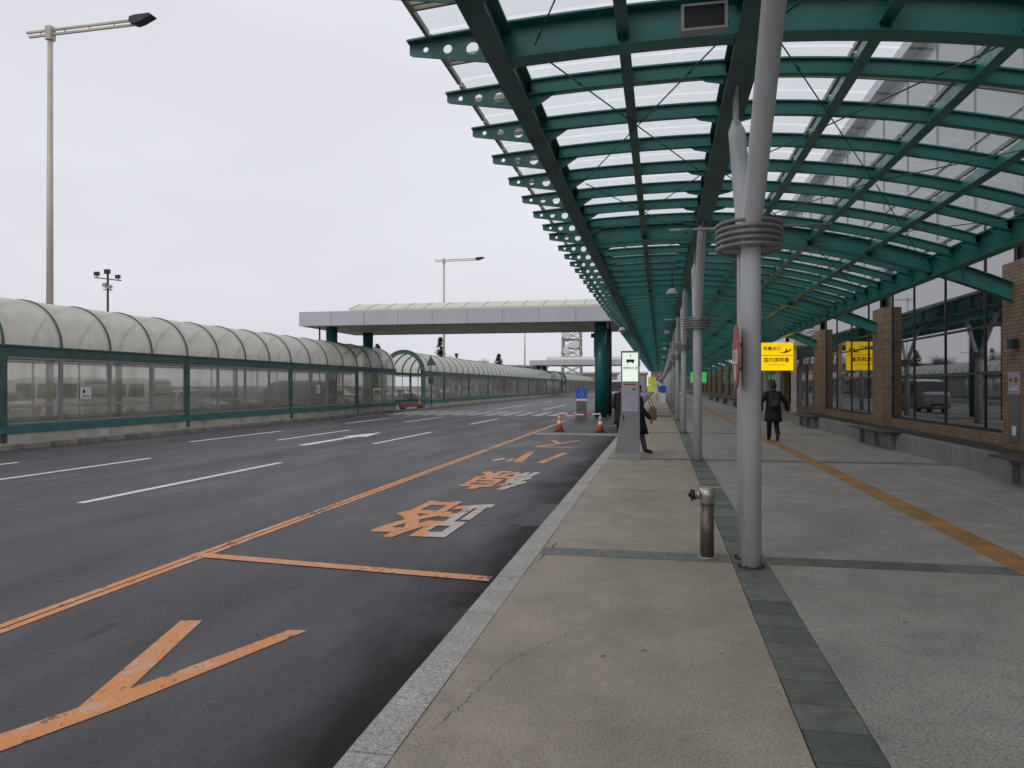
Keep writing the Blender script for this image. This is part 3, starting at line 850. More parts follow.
# wall sign and spotlight on the near pillar
t_ = thing('wall_sign', 'grey wall panel with a dark arrow and red dot on the right brick pillar', 'sign', (PX-.002, P0+PER+PYO+.06, 0))
bm = BM(); box(bm, -.02, 0, -.21, .21, .50, 1.42); obj('lower_panel', bm, M('dark_grey_panel', (.12, .12, .125), .5), t_)
bm = BM(); box(bm, -.024, 0, -.23, .23, 1.422, 1.86); obj('upper_panel', bm, M('light_grey_panel', (.34, .34, .36), .5, var=.05), t_)
bm = BM(); a = [bm.verts.new((-.028, -.10+.065*math.cos(k*PI/10), 1.70+.065*math.sin(k*PI/10))) for k in range(20)]; bm.faces.new(a); obj('red_dot', bm, REDP, t_)
bm = BM(); f = [bm.verts.new((-.028, y, z)) for y, z in ((.19, 1.70), (.12, 1.755), (.12, 1.72), (.04, 1.72), (.04, 1.68), (.12, 1.68), (.12, 1.645))]; bm.faces.new(f); obj('arrow', bm, M('arrow_maroon', (.12, .02, .03), .5), t_)
bm = BM(); box(bm, -.0245, -.024, -.18, .18, 1.50, 1.53); box(bm, -.0245, -.024, -.18, .1, 1.56, 1.575); box(bm, -.0225, -.021, -.09, .07, .62, .80); obj('print', bm, PAPER, t_)
t_ = thing('wall_spotlight', 'small black box spotlight high on the right brick pillar', 'spotlight', (PX-.002, P0+PER+PYO-.05, 2.32))
bm = BM(); box(bm, -.14, -.02, -.1, .1, -.02, .17); obj('housing', bm, BLACK, t_)
bm = BM(); box(bm, -.02, 0, -.05, .05, .03, .12); obj('bracket', bm, DARK, t_)

# yellow hanging sign
def hang_sign(loc, wd, ht, m, name, label, cat='sign', zt_=3.75):
    t_ = thing(name, label, cat, loc)
    bm = BM(); box(bm, -wd/2, wd/2, 0, .15, 0, ht); bmesh.ops.bevel(bm, geom=bm.edges[:], offset=.012, segments=2, affect='EDGES'); obj('box', bm, m, t_)
    bm = BM()
    for sx_ in (-.35, .35):
        tube(bm, [(sx_*wd, .07, ht), (sx_*wd, .07, max(ht+.05, zb(loc[0]+sx_*wd)-loc[2]+.05))], .015, 8)
    obj('hanger', bm, DARK, t_)
    return t_
t_ = hang_sign((5.18, 35.3, 2.29), 1.46, 1.26, YEL, 'arrivals_sign', 'lit yellow hanging sign with black Japanese text and a plane, past the walking man')
INK = M('sign_ink', (.05, .03, .0), .6)
text('lettering', '到着出口', .19, INK, t_, Matrix.Translation((-.19, -.004, .98)) @ FA, bold=.004)
text('lettering', '国内線到着', .225, INK, t_, Matrix.Translation((-.0, -.004, .46)) @ FA, bold=.004)
text('lettering', 'Domestic Arrivals', .10, INK, t_, Matrix.Translation((-.0, -.004, .26)) @ FA)
bm = BM(); box(bm, -.72, .72, -.003, -.001, .665, .69); obj('divider', bm, M('sign_line', (.55, .3, 0), .6), t_)
bm = BM(); f = [bm.verts.new((x, -.004, z)) for x, z in ((.15, .80), (.36, .84), (.42, .98), (.46, .99), (.45, .88), (.60, .95), (.62, 1.0), (.645, 1.0), (.64, .91), (.52, .83), (.38, .78), (.15, .785))]; bm.faces.new(f); obj('plane_symbol', bm, INK, t_)
t_ = hang_sign((5.0, 101, 2.05), 2.05, 1.35, GRN, 'green_exit_sign', 'lit green hanging sign farther along, beside the second column')
t_ = hang_sign((5.95, 56.5, 2.05), 1.3, .75, GRN, 'green_exit_sign', 'lit green hanging sign half hidden behind the round red sign')

# ------------------------------------------------------------------ things at the far end of the pavement
t_ = thing('checker_banner', 'red and white checkered banner at the far end under the canopy', 'banner', (1.2, 158, 2.9))
bm = BM(); bm2 = BM()
for i in range(8):
    for j in range(3):
        box(bm if (i+j) % 2 else bm2, -1.5+i*.38, -1.5+(i+1)*.38, 0, .03, j*.38, (j+1)*.38)
obj('red_squares', bm, REDP, t_); obj('white_squares', bm2, PAPER, t_)
bm = BM(); bar(bm, (-1.5, .02, -2.9), (-1.5, .02, 1.2), .06); bar(bm, (1.56, .02, -2.9), (1.56, .02, 1.2), .06); obj('post', bm, ALU, t_)
t_ = thing('stall_flag', 'yellow green standing banner at the far kerb beyond the pylon', 'banner', (-.75, 88, 0))
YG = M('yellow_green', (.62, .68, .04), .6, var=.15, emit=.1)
bm = BM(); prism(bm, [(-.6, .9), (.45, .9), (.45, 1.75), (-.6, 1.75)], 0, .03); prism(bm, [(-.62, 1.8), (.3, 1.8), (.32, 2.75), (.15, 2.45), (0, 2.85), (-.2, 2.45), (-.4, 2.8), (-.45, 2.4), (-.62, 2.7)], 0, .03); obj('cloth', bm, YG, t_)
bm = BM(); bar(bm, (-.5, .05, 0), (-.5, .05, 2.7), .04); bar(bm, (.38, .05, 0), (.38, .05, 2.7), .04); bar(bm, (-.8, .05, .02), (.7, .05, .02), .06); obj('frame', bm, ALU, t_)
t_ = thing('poster_stand', 'white poster stand with blue top panel far down the pavement', 'stand', (.25, 72, 0))
bm = BM(); box(bm, -.28, .28, 0, .3, 0, .92); obj('base', bm, WHITE, t_)
bm = BM(); box(bm, -.3, .3, .1, .16, .93, 1.6); obj('panel', bm, BLUE, t_)
t_ = thing('notice_stand', 'narrow white notice stand far down the pavement left of the poster stand', 'stand', (-.35, 75, 0))
bm = BM(); box(bm, -.12, .12, 0, .06, .9, 1.7); obj('panel', bm, WHITE, t_)
bm = BM(); bar(bm, (0, .03, 0), (0, .03, .9), .05); box(bm, -.2, .2, -.1, .2, 0, .04); obj('stand', bm, ALU, t_)

# ------------------------------------------------------------------ cones, tape, accessible sign
def cone_thing(loc, label, rz=0):
    t_ = thing('traffic_cone', label, 'traffic cone', loc, rz, 'traffic cones')
    bm = BM(); loft(bm, [(0, 0, .035, .145, .145), (0, 0, .30, .088, .088), (0, 0, .45, .058, .058), (0, 0, .66, .028, .028)], 20); obj('cone_body', bm, ORANGE, t_)
    bm = BM(); loft(bm, [(0, 0, .30, .091, .091), (0, 0, .42, .067, .067)], 20, False); loft(bm, [(0, 0, .50, .052, .052), (0, 0, .58, .042, .042)], 20, False); obj('reflective_band', bm, WHITE, t_)
    bm = BM(); box(bm, -.19, .19, -.19, .19, 0, .035); obj('base', bm, BLACK, t_)
    return t_
cone_thing((-3.7, 27.6, ROADZ), 'orange traffic cone with white bands at the left end of the bus bay kerb')
cone_thing((-2.15, 27.3, ROADZ), 'orange traffic cone with white bands right of the teal pillar foot', .3)
cone_thing((-16.6, 49.8, .03), 'orange traffic cone at the gap in the glazed walkways')
def tape(pts, label):
    bm = BM(); bm2 = BM(); n_ = 0
    for p, q in zip(pts, pts[1:]):
        p, q = Vector(p), Vector(q); L = (q-p).length; k = max(2, int(L/.3))
        for i in range(k):
            def sag(t__): 
                c_ = p.lerp(q, t__); c_.z -= .05*4*t__*(1-t__); return c_
            bar(bm if n_ % 2 else bm2, sag(i/k), sag((i+1)/k), .02, .045); n_ += 1
    t_ = thing('barrier_tape', label, 'barrier tape', (0, 0, 0)); obj('red_stripe', bm, REDP, t_); obj('white_stripe', bm2, PAPER, t_)
tape([(-3.7, 27.6, .57), (-2.15, 27.3, .57)], 'red and white bar strung between the two cones on the bus bay')
t_ = thing('accessible_sign', 'blue wheelchair sign board on a grey panel before the teal pillar', 'sign', (-4.02, 38.6, ROADZ-.0))
bm = BM(); box(bm, -.27, .27, 0, .07, 0, .92); box(bm, -.35, .35, -.15, .25, 0, .06); obj('base', bm, M('board_grey', (.13, .125, .12), .6), t_)
bm = BM(); 
prism(bm, [(-.29, 1.04), (.29, 1.04), (.29, 1.50), (.24, 1.58), (-.24, 1.58), (-.29, 1.50)], -.01, .06); obj('sign_plate', bm, BLUE, t_)
bm = BM(); box(bm, -.27, .27, -.005, .06, .925, 1.035); 
tube(bm, [(-.02, -.02, 1.49), (-.02, -.02, 1.50)], .03, 10)
for p, q in (((-.03, 1.46), (-.01, 1.31)), ((-.01, 1.31), (.09, 1.31)), ((.09, 1.31), (.13, 1.19)), ((-.02, 1.39), (.08, 1.385))): bar(bm, (p[0], -.016, p[1]), (q[0], -.016, q[1]), .028, .01)
for k in range(14):
    a0, a1 = R(130+k*17), R(130+(k+1)*17); bar(bm, (-.01+.10*math.cos(a0), -.016, 1.25+.10*math.sin(a0)), (-.01+.10*math.cos(a1), -.016, 1.25+.10*math.sin(a1)), .022, .01)
obj('wheelchair_symbol', bm, PAPER, t_)

# ------------------------------------------------------------------ crossing roofs over the road
def crossing(loc, label):
    t_ = thing('crossing_roof', label, 'covered crossing', loc, 0, 'flat roofs over the crossings')
    x0, x1 = -20.2, -2.36
    bm = BM(); x = x0; 
    while x < x1-.3:
        xe = min(x+1.98, x1); box(bm, x+.012, xe-.012, 0, .05, 5.0, 5.80); box(bm, x+.012, xe-.012, 8.0, 8.05, 5.0, 5.80); x = xe
    for k in range(4): box(bm, x0, x0+.05, .06+k*2, 2.03+k*2, 5.0, 5.8); box(bm, x1-.05, x1, .06+k*2, 2.03+k*2, 5.0, 5.8)
    obj('fascia', bm, FASC, t_)
    bm = BM(); box(bm, x0+.06, x1-.06, .055, 7.99, 5.06, 5.74); obj('soffit', bm, SOFF, t_)
    bm = BM(); box(bm, x0+3, x1-2, 1.2, 6.8, 5.02, 5.058); obj('soffit_panel', bm, M('soffit_warm', (.55, .50, .43), .7), t_)
    bm = BM()
    prism_pts = [(0, 5.741), (0, 6.0), (1.6, 6.45), (4.4, 6.45), (6.0, 6.0), (6.0, 5.741)]
    a = [bm.verts.new((x0+2.6, 1+y, z)) for y, z in prism_pts]; b = [bm.verts.new((x1-.1, 1+y, z)) for y, z in prism_pts]
    bm.faces.new(a); bm.faces.new(b)
    for k in range(6): bm.faces.new((a[k], a[(k+1) % 6], b[(k+1) % 6], b[k]))
    sk = obj('skylight', bm, CREAM, t_)
    bm = BM(); x = x0+2.6
    while x < x1:
        for p, q in zip(prism_pts[1:], prism_pts[2:5]): bar(bm, (x, 1+p[0], p[1]+.01), (x, 1+q[0], q[1]+.01), .03, .03)
        x += 1.13
    obj('skylight_rib', bm, ALU, sk)
    for (x, y) in ((-3.18, 1.7), (-3.22, 6.6), (-18.98, 1.7), (-18.72, 6.6)):
        bm = BM(); z0 = -.12; loft(bm, [(x, y, z0, .33, .33), (x, y, 5.055, .33, .33)], 24); obj('pillar', bm, pt, t_)
    for (x, y, r_) in ((-2.72, 2.2, .05), (-19.7, 1.6, .05), (-18.75, 1.9, .04)):
        bm = BM(); tube(bm, [(x, y, -.1), (x, y, 5.05)], r_, 8); obj('downpipe', bm, DARK, t_)
    bm = BM(); bar(bm, (-4.0, 7.6, 3.4), (-4.0, 7.6, 5.0), .14); bar(bm, (-4.25, 7.6, 4.75), (-3.95, 7.6, 4.75), .25); obj('camera_bracket', bm, DARK, t_)
    return t_
pt = M('pillar_teal', (.010, .125, .135), .35, var=.12, sc=.8)
cr1 = crossing((0, 39.0, 0), 'grey flat roof on round teal pillars spanning the road beside the canopy')
dup(cr1, (-.9, 120.0, 0), label='grey flat roof far down the road, seen behind and below the nearer one')

# ------------------------------------------------------------------ glazed tunnels (left)
TX0, TX1 = -17.5, -20.5
TXC = (TX0+TX1)/2; TR = 1.5
bm = BM(); box(bm, -21.2, -17.02, -20, 47.5, -.14, .02); box(bm, -21.2, -17.02, 53.3, 210, -.14, .02); box(bm, -21.2, -17.0, 47.5, 53.3, -.14, -.02); struct('island_pavement', bm, CONC)
bm = BM(); y = -10
while y < 200:
    if not 47 < y < 53: box(bm, -17.0, -16.85, y+.06, y+.94, -.14, .012+rnd.uniform(-.004, .004))
    y += 1
struct('island_kerb', bm, M('dirty_kerb', (.27, .25, .215), .85, var=.35, sc=2))
PLINTH = M('pale_plinth', (.42, .40, .35), .85, var=.3, sc=1.5)
def arc(bm, xc, zc, r0, r1, y0, y1, seg=24, a0=0, a1=PI):
    pr = None
    for i in range(seg+1):
        a = a0+(a1-a0)*i/seg; c_, s_ = math.cos(a), math.sin(a)
        r_ = [bm.verts.new((xc+r0*c_, y0, zc+r0*s_)), bm.verts.new((xc+r1*c_, y0, zc+r1*s_)), bm.verts.new((xc+r1*c_, y1, zc+r1*s_)), bm.verts.new((xc+r0*c_, y1, zc+r0*s_))]
        if pr:
            for k in range(4): bm.faces.new((pr[k], pr[(k+1) % 4], r_[(k+1) % 4], r_[k]))
        pr = r_
ZE = 2.67
bm = BM(); arc(bm, TXC, ZE, TR, TR+.035, -.028, .028); rib_t = mesh_of(bm, 'vault_rib', WALKTEAL)
bm = BM(); arc(bm, TXC, ZE, TR-.09, TR-.01, -.03, .03); rib_i = mesh_of(bm, 'inner_rib', WALKTEAL)
def vault_me(L):
    bm = BM(); pr = None
    for i in range(25):
        a = PI*i/24; x, z = TXC+TR*math.cos(a), ZE+TR*math.sin(a)
        r_ = [bm.verts.new((x, .03, z)), bm.verts.new((x, L-.03, z))]
        if pr: f = bm.faces.new((pr[0], pr[1], r_[1], r_[0])); f.smooth = True
        pr = r_
    return mesh_of(bm, 'vault_panel', VAULT)
v2 = vault_me(2)
bm = BM(); box(bm, TX0-.10, TX0+.03, -.11, .11, .0, 2.42); post_me = mesh_of(bm, 'post', WALKTEAL)
bm = BM()
for a in (.0, 1.93): box(bm, TX0-.05, TX0-.0, a+.0, a+.07, .50, 2.40)
box(bm, TX0-.05, TX0-.0, .07, 1.93, .50, .57); box(bm, TX0-.05, TX0-.0, .07, 1.93, 2.34, 2.40)
wf = mesh_of(bm, 'window', ALU)
bm = BM(); box(bm, TX0-.028, TX0-.022, .07, 1.93, .57, 2.34); wp = mesh_of(bm, 'pane', MIST)
bm = BM(); box(bm, TX1+.0, TX1+.05, 0, .06, .5, 2.4); box(bm, TX1, TX1+.05, .06, 2, .5, .56); box(bm, TX1, TX1+.05, .06, 2, 2.34, 2.4); wf2 = mesh_of(bm, 'rear_window', ALU)
bm = BM(); bm.faces.new([bm.verts.new((TX1+.025, y_, z_)) for y_, z_ in ((.06, .56), (2.0, .56), (2.0, 2.34), (.06, 2.34))]); wp2 = mesh_of(bm, 'pane', REARG)
def tunnel(y0, y1, posts, label, ends=(0, 1)):
    t_ = thing('covered_walkway', label, 'walkway', (0, y0, 0), 0, 'barrel-vaulted glazed walkways')
    L = y1-y0
    bm = BM(); box(bm, TX0-.10, TX0+.03, 0, L, ZE-.25, ZE); box(bm, TX0-.14, TX0+.06, 0, L, ZE+.001, ZE+.05); obj('eave_beam', bm, WALKTEAL, t_)
    bm = BM(); box(bm, TX1-.03, TX1+.10, 0, L, ZE-.25, ZE); obj('rear_eave_beam', bm, WALKTEAL, t_)
    bm = BM(); box(bm, TX0-.07, TX0+.06, 0, L, .27, .47); obj('base_rail', bm, TEALD, t_)
    bm = BM(); box(bm, TX1-.03, TX1+.07, 0, L, .27, .47); obj('rear_base_rail', bm, TEALD, t_)
    bm = BM(); bm2 = BM(); y = 0.0
    while y < L-.5:
        e = min(L, y+4); box(bm, TX0-.10, TX0+.03, y+.01, e-.01, .0, .268); box(bm2, TX1-.05, TX1+.10, y+.01, e-.01, .0, .268); y = e
    obj('concrete_plinth', bm, PLINTH, t_); obj('rear_plinth', bm2, CONC, t_)
    bm = BM(); tube(bm, [(TX0-.35, 0, .98), (TX0-.35, L, .98)], .022, 8); tube(bm, [(TX1+.35, 0, .98), (TX1+.35, L, .98)], .022, 8); obj('handrail', bm, WHITE, t_)
    for p in posts: obj('post', post_me, None, t_, (0, p-y0, 0)); obj('rear_post', post_me, None, t_, (TX1-TX0+.07, p-y0, 0))
    n_ = int(round(L/2))
    off = (L-2*(n_ if n_*2 <= L else n_-1))
    n_ = int(L//2); ph = (posts[0]-y0) % 2
    y = ph-2 if ph > .3 else ph
    while y < L-.2:
        a, b = max(0, y), min(L, y+2)
        if b-a > 1.9:
            obj('vault_panel', v2, None, t_, (0, y, 0))
            wd_ = obj('window', wf, None, t_, (0, y, 0)); obj('pane', wp, None, wd_)
            wd_ = obj('rear_window', wf2, None, t_, (0, y, 0)); obj('pane', wp2, None, wd_)
        elif b-a > .3:
            obj('vault_panel', vault_me(b-a), None, t_, (0, a, 0))
            bm = BM(); box(bm, TX0-.028, TX0-.022, a+.03, b-.03, .57, 2.34); obj('pane', bm, MIST, t_)
        if 0 <= y <= L:
            r_ = obj('vault_rib', rib_t, None, t_, (0, y, 0)); obj('inner_rib', rib_i, None, r_)
        y += 2
    for e in ends:
        e *= L; bm = BM(); s_ = .12 if e == 0 else -.12
        arc(bm, TXC, ZE, TR-.16, TR+.16, min(e, e+s_), max(e, e+s_), 28)
        for x in (TX0-.12, TX1-.16): box(bm, x, x+.28, min(e, e+s_), max(e, e+s_), 0, ZE)
        obj('end_arch', bm, WALKTEAL, t_)
    return t_
tunnel(-7.0, 47.5, [1, 9, 17, 25, 33, 41], 'nearest glazed barrel-vaulted walkway with teal frame across the road', (0,))
tunnel(53.2, 133.6, [59, 67, 75, 83, 91, 99, 107, 115, 123, 131], 'long second glazed walkway with open teal end arch beyond the gap')
tunnel(139.5, 203.5, [147, 155, 163, 171, 179, 187, 195], 'farthest glazed walkway seen past the second one')
# notices on the glass
def notice(y, z, wd, ht, label, grp='paper notices on the walkway glass'):
    t_ = thing('paper_notice', label, 'notice', (TX0+.004, y, z), 0, grp)
    bm = BM(); box(bm, 0, .004, -wd/2, wd/2, -ht/2, ht/2); obj('sheet', bm, PAPER, t_)
    bm = BM(); a = [bm.verts.new((.0055, -.08+.055*math.cos(k*PI/8), .05+.06*math.sin(k*PI/8))) for k in range(16)]; bm.faces.new(a)
    for j, q in enumerate((.12, .09)): box(bm, .0045, .006, -.14, .14, -q+.0, -q+.015)
    obj('print', bm, DARK, t_)
notice(19.95, 1.36, .44, .36, 'white paper notice on the walkway window in front of the red tail lamp')
notice(35.9, 1.42, .40, .46, 'white paper notice on the walkway window at the fourth teal post')
notice(63.7, 1.4, .42, .5, 'white paper notice on the second walkway, first after the open arch')
notice(75.8, 1.4, .42, .5, 'white paper notice on the second walkway, farther one')
# triangular finials / signs at the tunnel ends
def tri_sign(y, label):
    t_ = thing('triangular_sign', label, 'sign', (-17.15, y, 0), 0, 'triangular signs at the walkway ends')
    bm = BM(); prism(bm, [(-.38, 3.15), (.38, 3.15), (0, 3.92)], -.02, .02); obj('sign_plate', bm, WALKTEAL, t_)
    bm = BM(); tube(bm, [(0, .05, 0), (0, .05, 3.2)], .035, 10); obj('post', bm, DARK, t_)
    bm = BM(); box(bm, -.2, .2, -.03, .03, 1.75, 2.25); obj('lower_plate', bm, GUNMETAL, t_)
tri_sign(54.2, 'dark teal triangular sign on a post by the open arch')
tri_sign(134.6, 'dark teal triangular sign far off at the end of the second walkway')
t_ = thing('barrier_block', 'low reddish barrier across the gap between the walkways', 'barrier', (-17.3, 50.2, -.02))
bm = BM(); box(bm, -.12, .12, -2.4, 2.4, .10, .42); obj('board', bm, M('reddish_board', (.26, .13, .09), .7), t_)
bm = BM(); box(bm, -.2, .2, -2.0, -1.8, 0, .10); box(bm, -.2, .2, 1.8, 2.0, 0, .10); obj('foot', bm, DARK, t_)

# ------------------------------------------------------------------ vehicles
def profile_body(bm, st, hw):
    """st: (y, zlow, zbelt, zroof, widthfactor, rooffactor); lofts a car shell along y"""
    rings = []
    for (y, zl, zbt, zr, wf_, rf_) in st:
        w_ = hw*wf_
        ring = [(-w_*.9, zl), (-w_, zl+.12), (-w_*1.0, (zl+zbt)/2), (-w_*.985, zbt), (-w_*rf_, zr-.05), (-w_*rf_*.8, zr), (0, zr+.015),
                (w_*rf_*.8, zr), (w_*rf_, zr-.05), (w_*.985, zbt), (w_*1.0, (zl+zbt)/2), (w_, zl+.12), (w_*.9, zl)]
        rings.append([bm.verts.new((x, y, z)) for x, z in ring])
    n_ = len(rings[0])
    for i in range(len(rings)-1):
        for k in range(n_):
            f = bm.faces.new((rings[i][k], rings[i][(k+1) % n_], rings[i+1][(k+1) % n_], rings[i+1][k])); f.smooth = False
    bm.faces.new(rings[0]); bm.faces.new(rings[-1])
def vehicle(kind, paint, loc, rz, label):
    t_ = thing('parked_' + kind, label, kind, loc, rz, 'parked vehicles beyond the walkway' if loc[0] < -15 else None)
    if kind == 'van':
        L, hw, wb = 4.8, .86, 2.6
        st = [(-L/2, .45, 1.0, 1.15, .88, .80), (-L/2+.06, .3, 1.0, 1.22, .94, .88), (-L/2+.30, .25, 1.1, 1.32, 1, .93), (-L/2+1.0, .22, 1.12, 2.0, 1, .88), (-L/2+1.5, .22, 1.12, 2.10, 1, .88),
              (0, .22, 1.12, 2.13, 1, .88), (L/2-.5, .22, 1.12, 2.12, 1, .88), (L/2-.12, .25, 1.12, 2.02, .99, .86), (L/2, .35, 1.1, 1.6, .96, .9)]
        wins = [(-1.05, -.05), (.05, 1.05), (1.15, 2.05)]; zr0, zr1 = 1.18, 1.82
        fw_ = [(-L/2+.34, 1.34, .80), (-L/2+.96, 1.95, .73)]; rw = [(L/2-.02, 1.25, .76), (L/2-.10, 1.88, .70)]
    else:
        L, hw, wb = 4.3, .83, 2.5
        st = [(-L/2, .4, .62, .66, .86, .9), (-L/2+.08, .25, .70, .74, .94, .93), (-L/2+.9, .2, .85, .95, 1, .9), (-L/2+1.1, .2, .90, 1.02, 1, .86), (-L/2+1.75, .2, .92, 1.42, 1, .76),
              (.1, .2, .92, 1.50, 1, .76), (1.2, .2, .93, 1.45, 1, .76), (L/2-.25, .22, .95, 1.12, .98, .84), (L/2-.08, .28, .92, 1.0, .95, .85), (L/2, .4, .7, .8, .9, .9)]
        wins = [(-.62, .22), (.30, 1.15)]; zr0, zr1 = .98, 1.36
        fw_ = [(-L/2+1.13, 1.045, .70), (-L/2+1.70, 1.42, .60)]; rw = [(L/2-.30, 1.15, .68), (1.28, 1.44, .60)]
    bm = BM(); profile_body(bm, st, hw); obj('body', bm, paint, t_)
    bm = BM()
    for (a, b) in wins:
        for s_ in (-1, 1):
            xl, xh = s_*(hw*.985+.006), s_*(hw*(.88 if kind == 'van' else .77)+.022)
            t0 = .05; 
            def xs(z): return xl+(xh-xl)*min(1, (z-st[5][2])/(st[5][3]-.05-st[5][2]))
            o_ = [bm.verts.new((xs(z)+s_*.004, y, z)) for y, z in ((a, zr0), (b, zr0), (b-.05, zr1), (a+.06, zr1))]; i_ = [bm.verts.new((v_.co.x-s_*.03, v_.co.y, v_.co.z)) for v_ in o_]
            bm.faces.new(o_); bm.faces.new(i_)
            for k in range(4): bm.faces.new((o_[k], o_[(k+1) % 4], i_[(k+1) % 4], i_[k]))
    obj('side_window', bm, CGLASS, t_)
    for nm, ww, sgn in (('windscreen', fw_, -1), ('rear_window', rw, 1)):
        (ya, za, xa), (yb, zb_, xb) = ww; bm = BM()
        o_ = [bm.verts.new((x, y+sgn*.03, z+.02)) for x, y, z in ((-xa, ya, za), (xa, ya, za), (xb, yb, zb_), (-xb, yb, zb_))]; i_ = [bm.verts.new((v_.co.x, v_.co.y-sgn*.08, v_.co.z-.05)) for v_ in o_]
        bm.faces.new(o_); bm.faces.new(i_)
        for k in range(4): bm.faces.new((o_[k], o_[(k+1) % 4], i_[(k+1) % 4], i_[k]))
        obj(nm, bm, CGLASS, t_)
    for s_ in (-1, 1):
        for yw in (-wb/2-.05, wb/2+.05):
            bm = BM(); tube(bm, [(s_*(hw-.20), yw, .31), (s_*(hw+.005), yw, .31)], .31, 24); wh = obj('wheel', bm, TYRE, t_)
            bm = BM(); tube(bm, [(s_*(hw-.02), yw, .31), (s_*(hw+.012), yw, .31)], .19, 16); obj('rim', bm, RIM, wh)
        bm = BM(); zh = .78 if kind == 'van' else .62
        box(bm, min(s_*.50*hw, s_*.86*hw), max(s_*.50*hw, s_*.86*hw), -L/2-.012, -L/2+.12, zh, zh+.16); obj('headlight', bm, HLAMP, t_)
        bm = BM(); zl = .85 if kind == 'van' else .72
        box(bm, min(s_*.78*hw, s_*.97*hw), max(s_*.78*hw, s_*.97*hw), L/2-.14, L/2+.012, zl, zl+(.38 if kind == 'van' else .18)); obj('tail_light', bm, TLAMP, t_)
        bm = BM(); ym = -L/2+(1.05 if kind == 'van' else 1.35); zm = 1.22 if kind == 'van' else .98; box(bm, min(s_*hw, s_*(hw+.16)), max(s_*hw, s_*(hw+.16)), ym, ym+.08, zm, zm+.16); obj('mirror', bm, paint, t_)
    bm = BM(); box(bm, -hw*.45, hw*.45, -L/2-.015, -L/2+.02, .45, .60); obj('grille', bm, BLACK, t_)
    bm = BM(); box(bm, -.16, .16, -L/2-.022, -L/2-.016, .36, .46); box(bm, -.16, .16, L/2+.013, L/2+.02, .62, .72); obj('licence_plate', bm, PAPER, t_)
    return t_
G0 = -.13
vehicle('van', CP_S, (-2.75, 52.5, ROADZ), 0, 'silver van facing the camera on the road behind the teal pillar')
# nose is at -y; rotate -90 deg => nose to -x, tail to the walkway
A = R(-90)
vehicle('car', CP_W, (-26.2, 24.3, G0), A, 'white car behind the first walkway bay, nearest of the parked row')
vehicle('van', CP_W, (-26.5, 28.2, G0), A, 'white high-roofed van with red tail lamps behind the notice')
vehicle('van', CP_W, (-26.4, 32.3, G0), A, 'white minibus seen from behind through the walkway, right of the notice')
vehicle('car', CP_S, (-26.6, 38.2, G0), A+PI, 'silver car facing the road behind the second walkway bay')
vehicle('car', CP_D, (-26.6, 42.0, G0), A+PI, 'dark car behind the second walkway bay, right of the silver car')
vehicle('van', CP_D, (-26.5, 50.5, G0), A, 'dark van behind the third walkway bay')
vehicle('car', CP_W, (-26.5, 57.5, G0), A, 'white car behind the far end of the near walkway')
vehicle('car', CP_S, (-26.5, 66.0, G0), A, 'silver car seen through the gap between the walkways')
vehicle('car', CP_D, (-26.5, 72.0, G0), A, 'dark car seen through the gap between the walkways')
vehicle('car', CP_W, (-26.5, 84.0, G0), A, 'white car behind the second walkway, first after the open arch')
vehicle('van', CP_W, (-26.5, 98.0, G0), A, 'white van behind the middle of the second walkway')

# ------------------------------------------------------------------ lamps and masts
def street_lamp(loc, label):
    t_ = thing('street_lamp', label, 'street lamp', loc, 0, 'tall cream street lamps')
    H = 14.3-loc[2]
    bm = BM(); tube(bm, [(0, 0, 0), (0, 0, H)], [.13, .085], 16); obj('pole', bm, POLE, t_)
    bm = BM()
    for dz in (0, -.16): bar(bm, (-.98+(.1 if dz else 0), 0, H-.05+dz), (3.35, 0, H-.05+dz+.04), .07, .07)
    for x in (-.4, .6, 1.6, 2.6): bar(bm, (x, 0, H-.2), (x, 0, H-.03), .04)
    bar(bm, (0, 0, H-.4), (0, 0, H+.08), .24); obj('arm', bm, POLE, t_)
    bm = BM(); prism(bm, [(3.3, H-.14), (3.5, H-.20), (3.75, H-.14), (4.18, H+.04), (4.10, H+.11), (3.5, H+.10), (3.3, H+.05)], -.16, .16); obj('lamp_head', bm, DARK, t_)
    return t_
sl = street_lamp((-21.3, 22.6, -.13), 'tall street lamp with long double arm, nearest and leftmost')
dup(sl, (-21.3, 71.6, -.13), label='smaller street lamp rising above the flat crossing roof')
dup(sl, (-21.3, 117, -.13), label='distant street lamp whose pole shows under the crossing roof')
t_ = thing('floodlight_mast', 'dark mast with small clustered floodlights beyond the walkway', 'floodlight mast', (-45.0, 53.7, -.13))
bm = BM(); tube(bm, [(0, 0, 0), (0, 0, 11.2)], [.14, .08], 12); obj('mast', bm, DARK, t_)
bm = BM(); bar(bm, (-1.2, -.1, 10.75), (1.2, .1, 10.45), .08); bar(bm, (-.5, .1, 9.75), (.5, -.1, 9.65), .08); obj('crossarm', bm, DARK, t_)
for (x, z, s_) in ((-1.0, 11.05, .4), (0, 11.2, .45), (1.0, 10.75, .36), (-.22, 10.1, .36), (.25, 9.95, .3)):
    bm = BM(); bar(bm, (x-s_/2, -.08, z), (x+s_/2, -.05, z+.02), .22, s_*.8); bar(bm, (x, 0, z-s_*.75), (x, 0, z-s_*.3), .06); obj('floodlight', bm, DARK if z > 10.5 else ALU, t_)
t_ = thing('speaker_pole', 'thin dark pole with small box above the second walkway roof', 'pole', (-33.5, 120, -.13))
bm = BM(); tube(bm, [(0, 0, 0), (0, 0, 6.6)], .09, 8); obj('pole', bm, DARK, t_); bm = BM(); bar(bm, (-.25, 0, 6.9), (.25, 0, 6.9), .3, .6); obj('box', bm, DARK, t_)

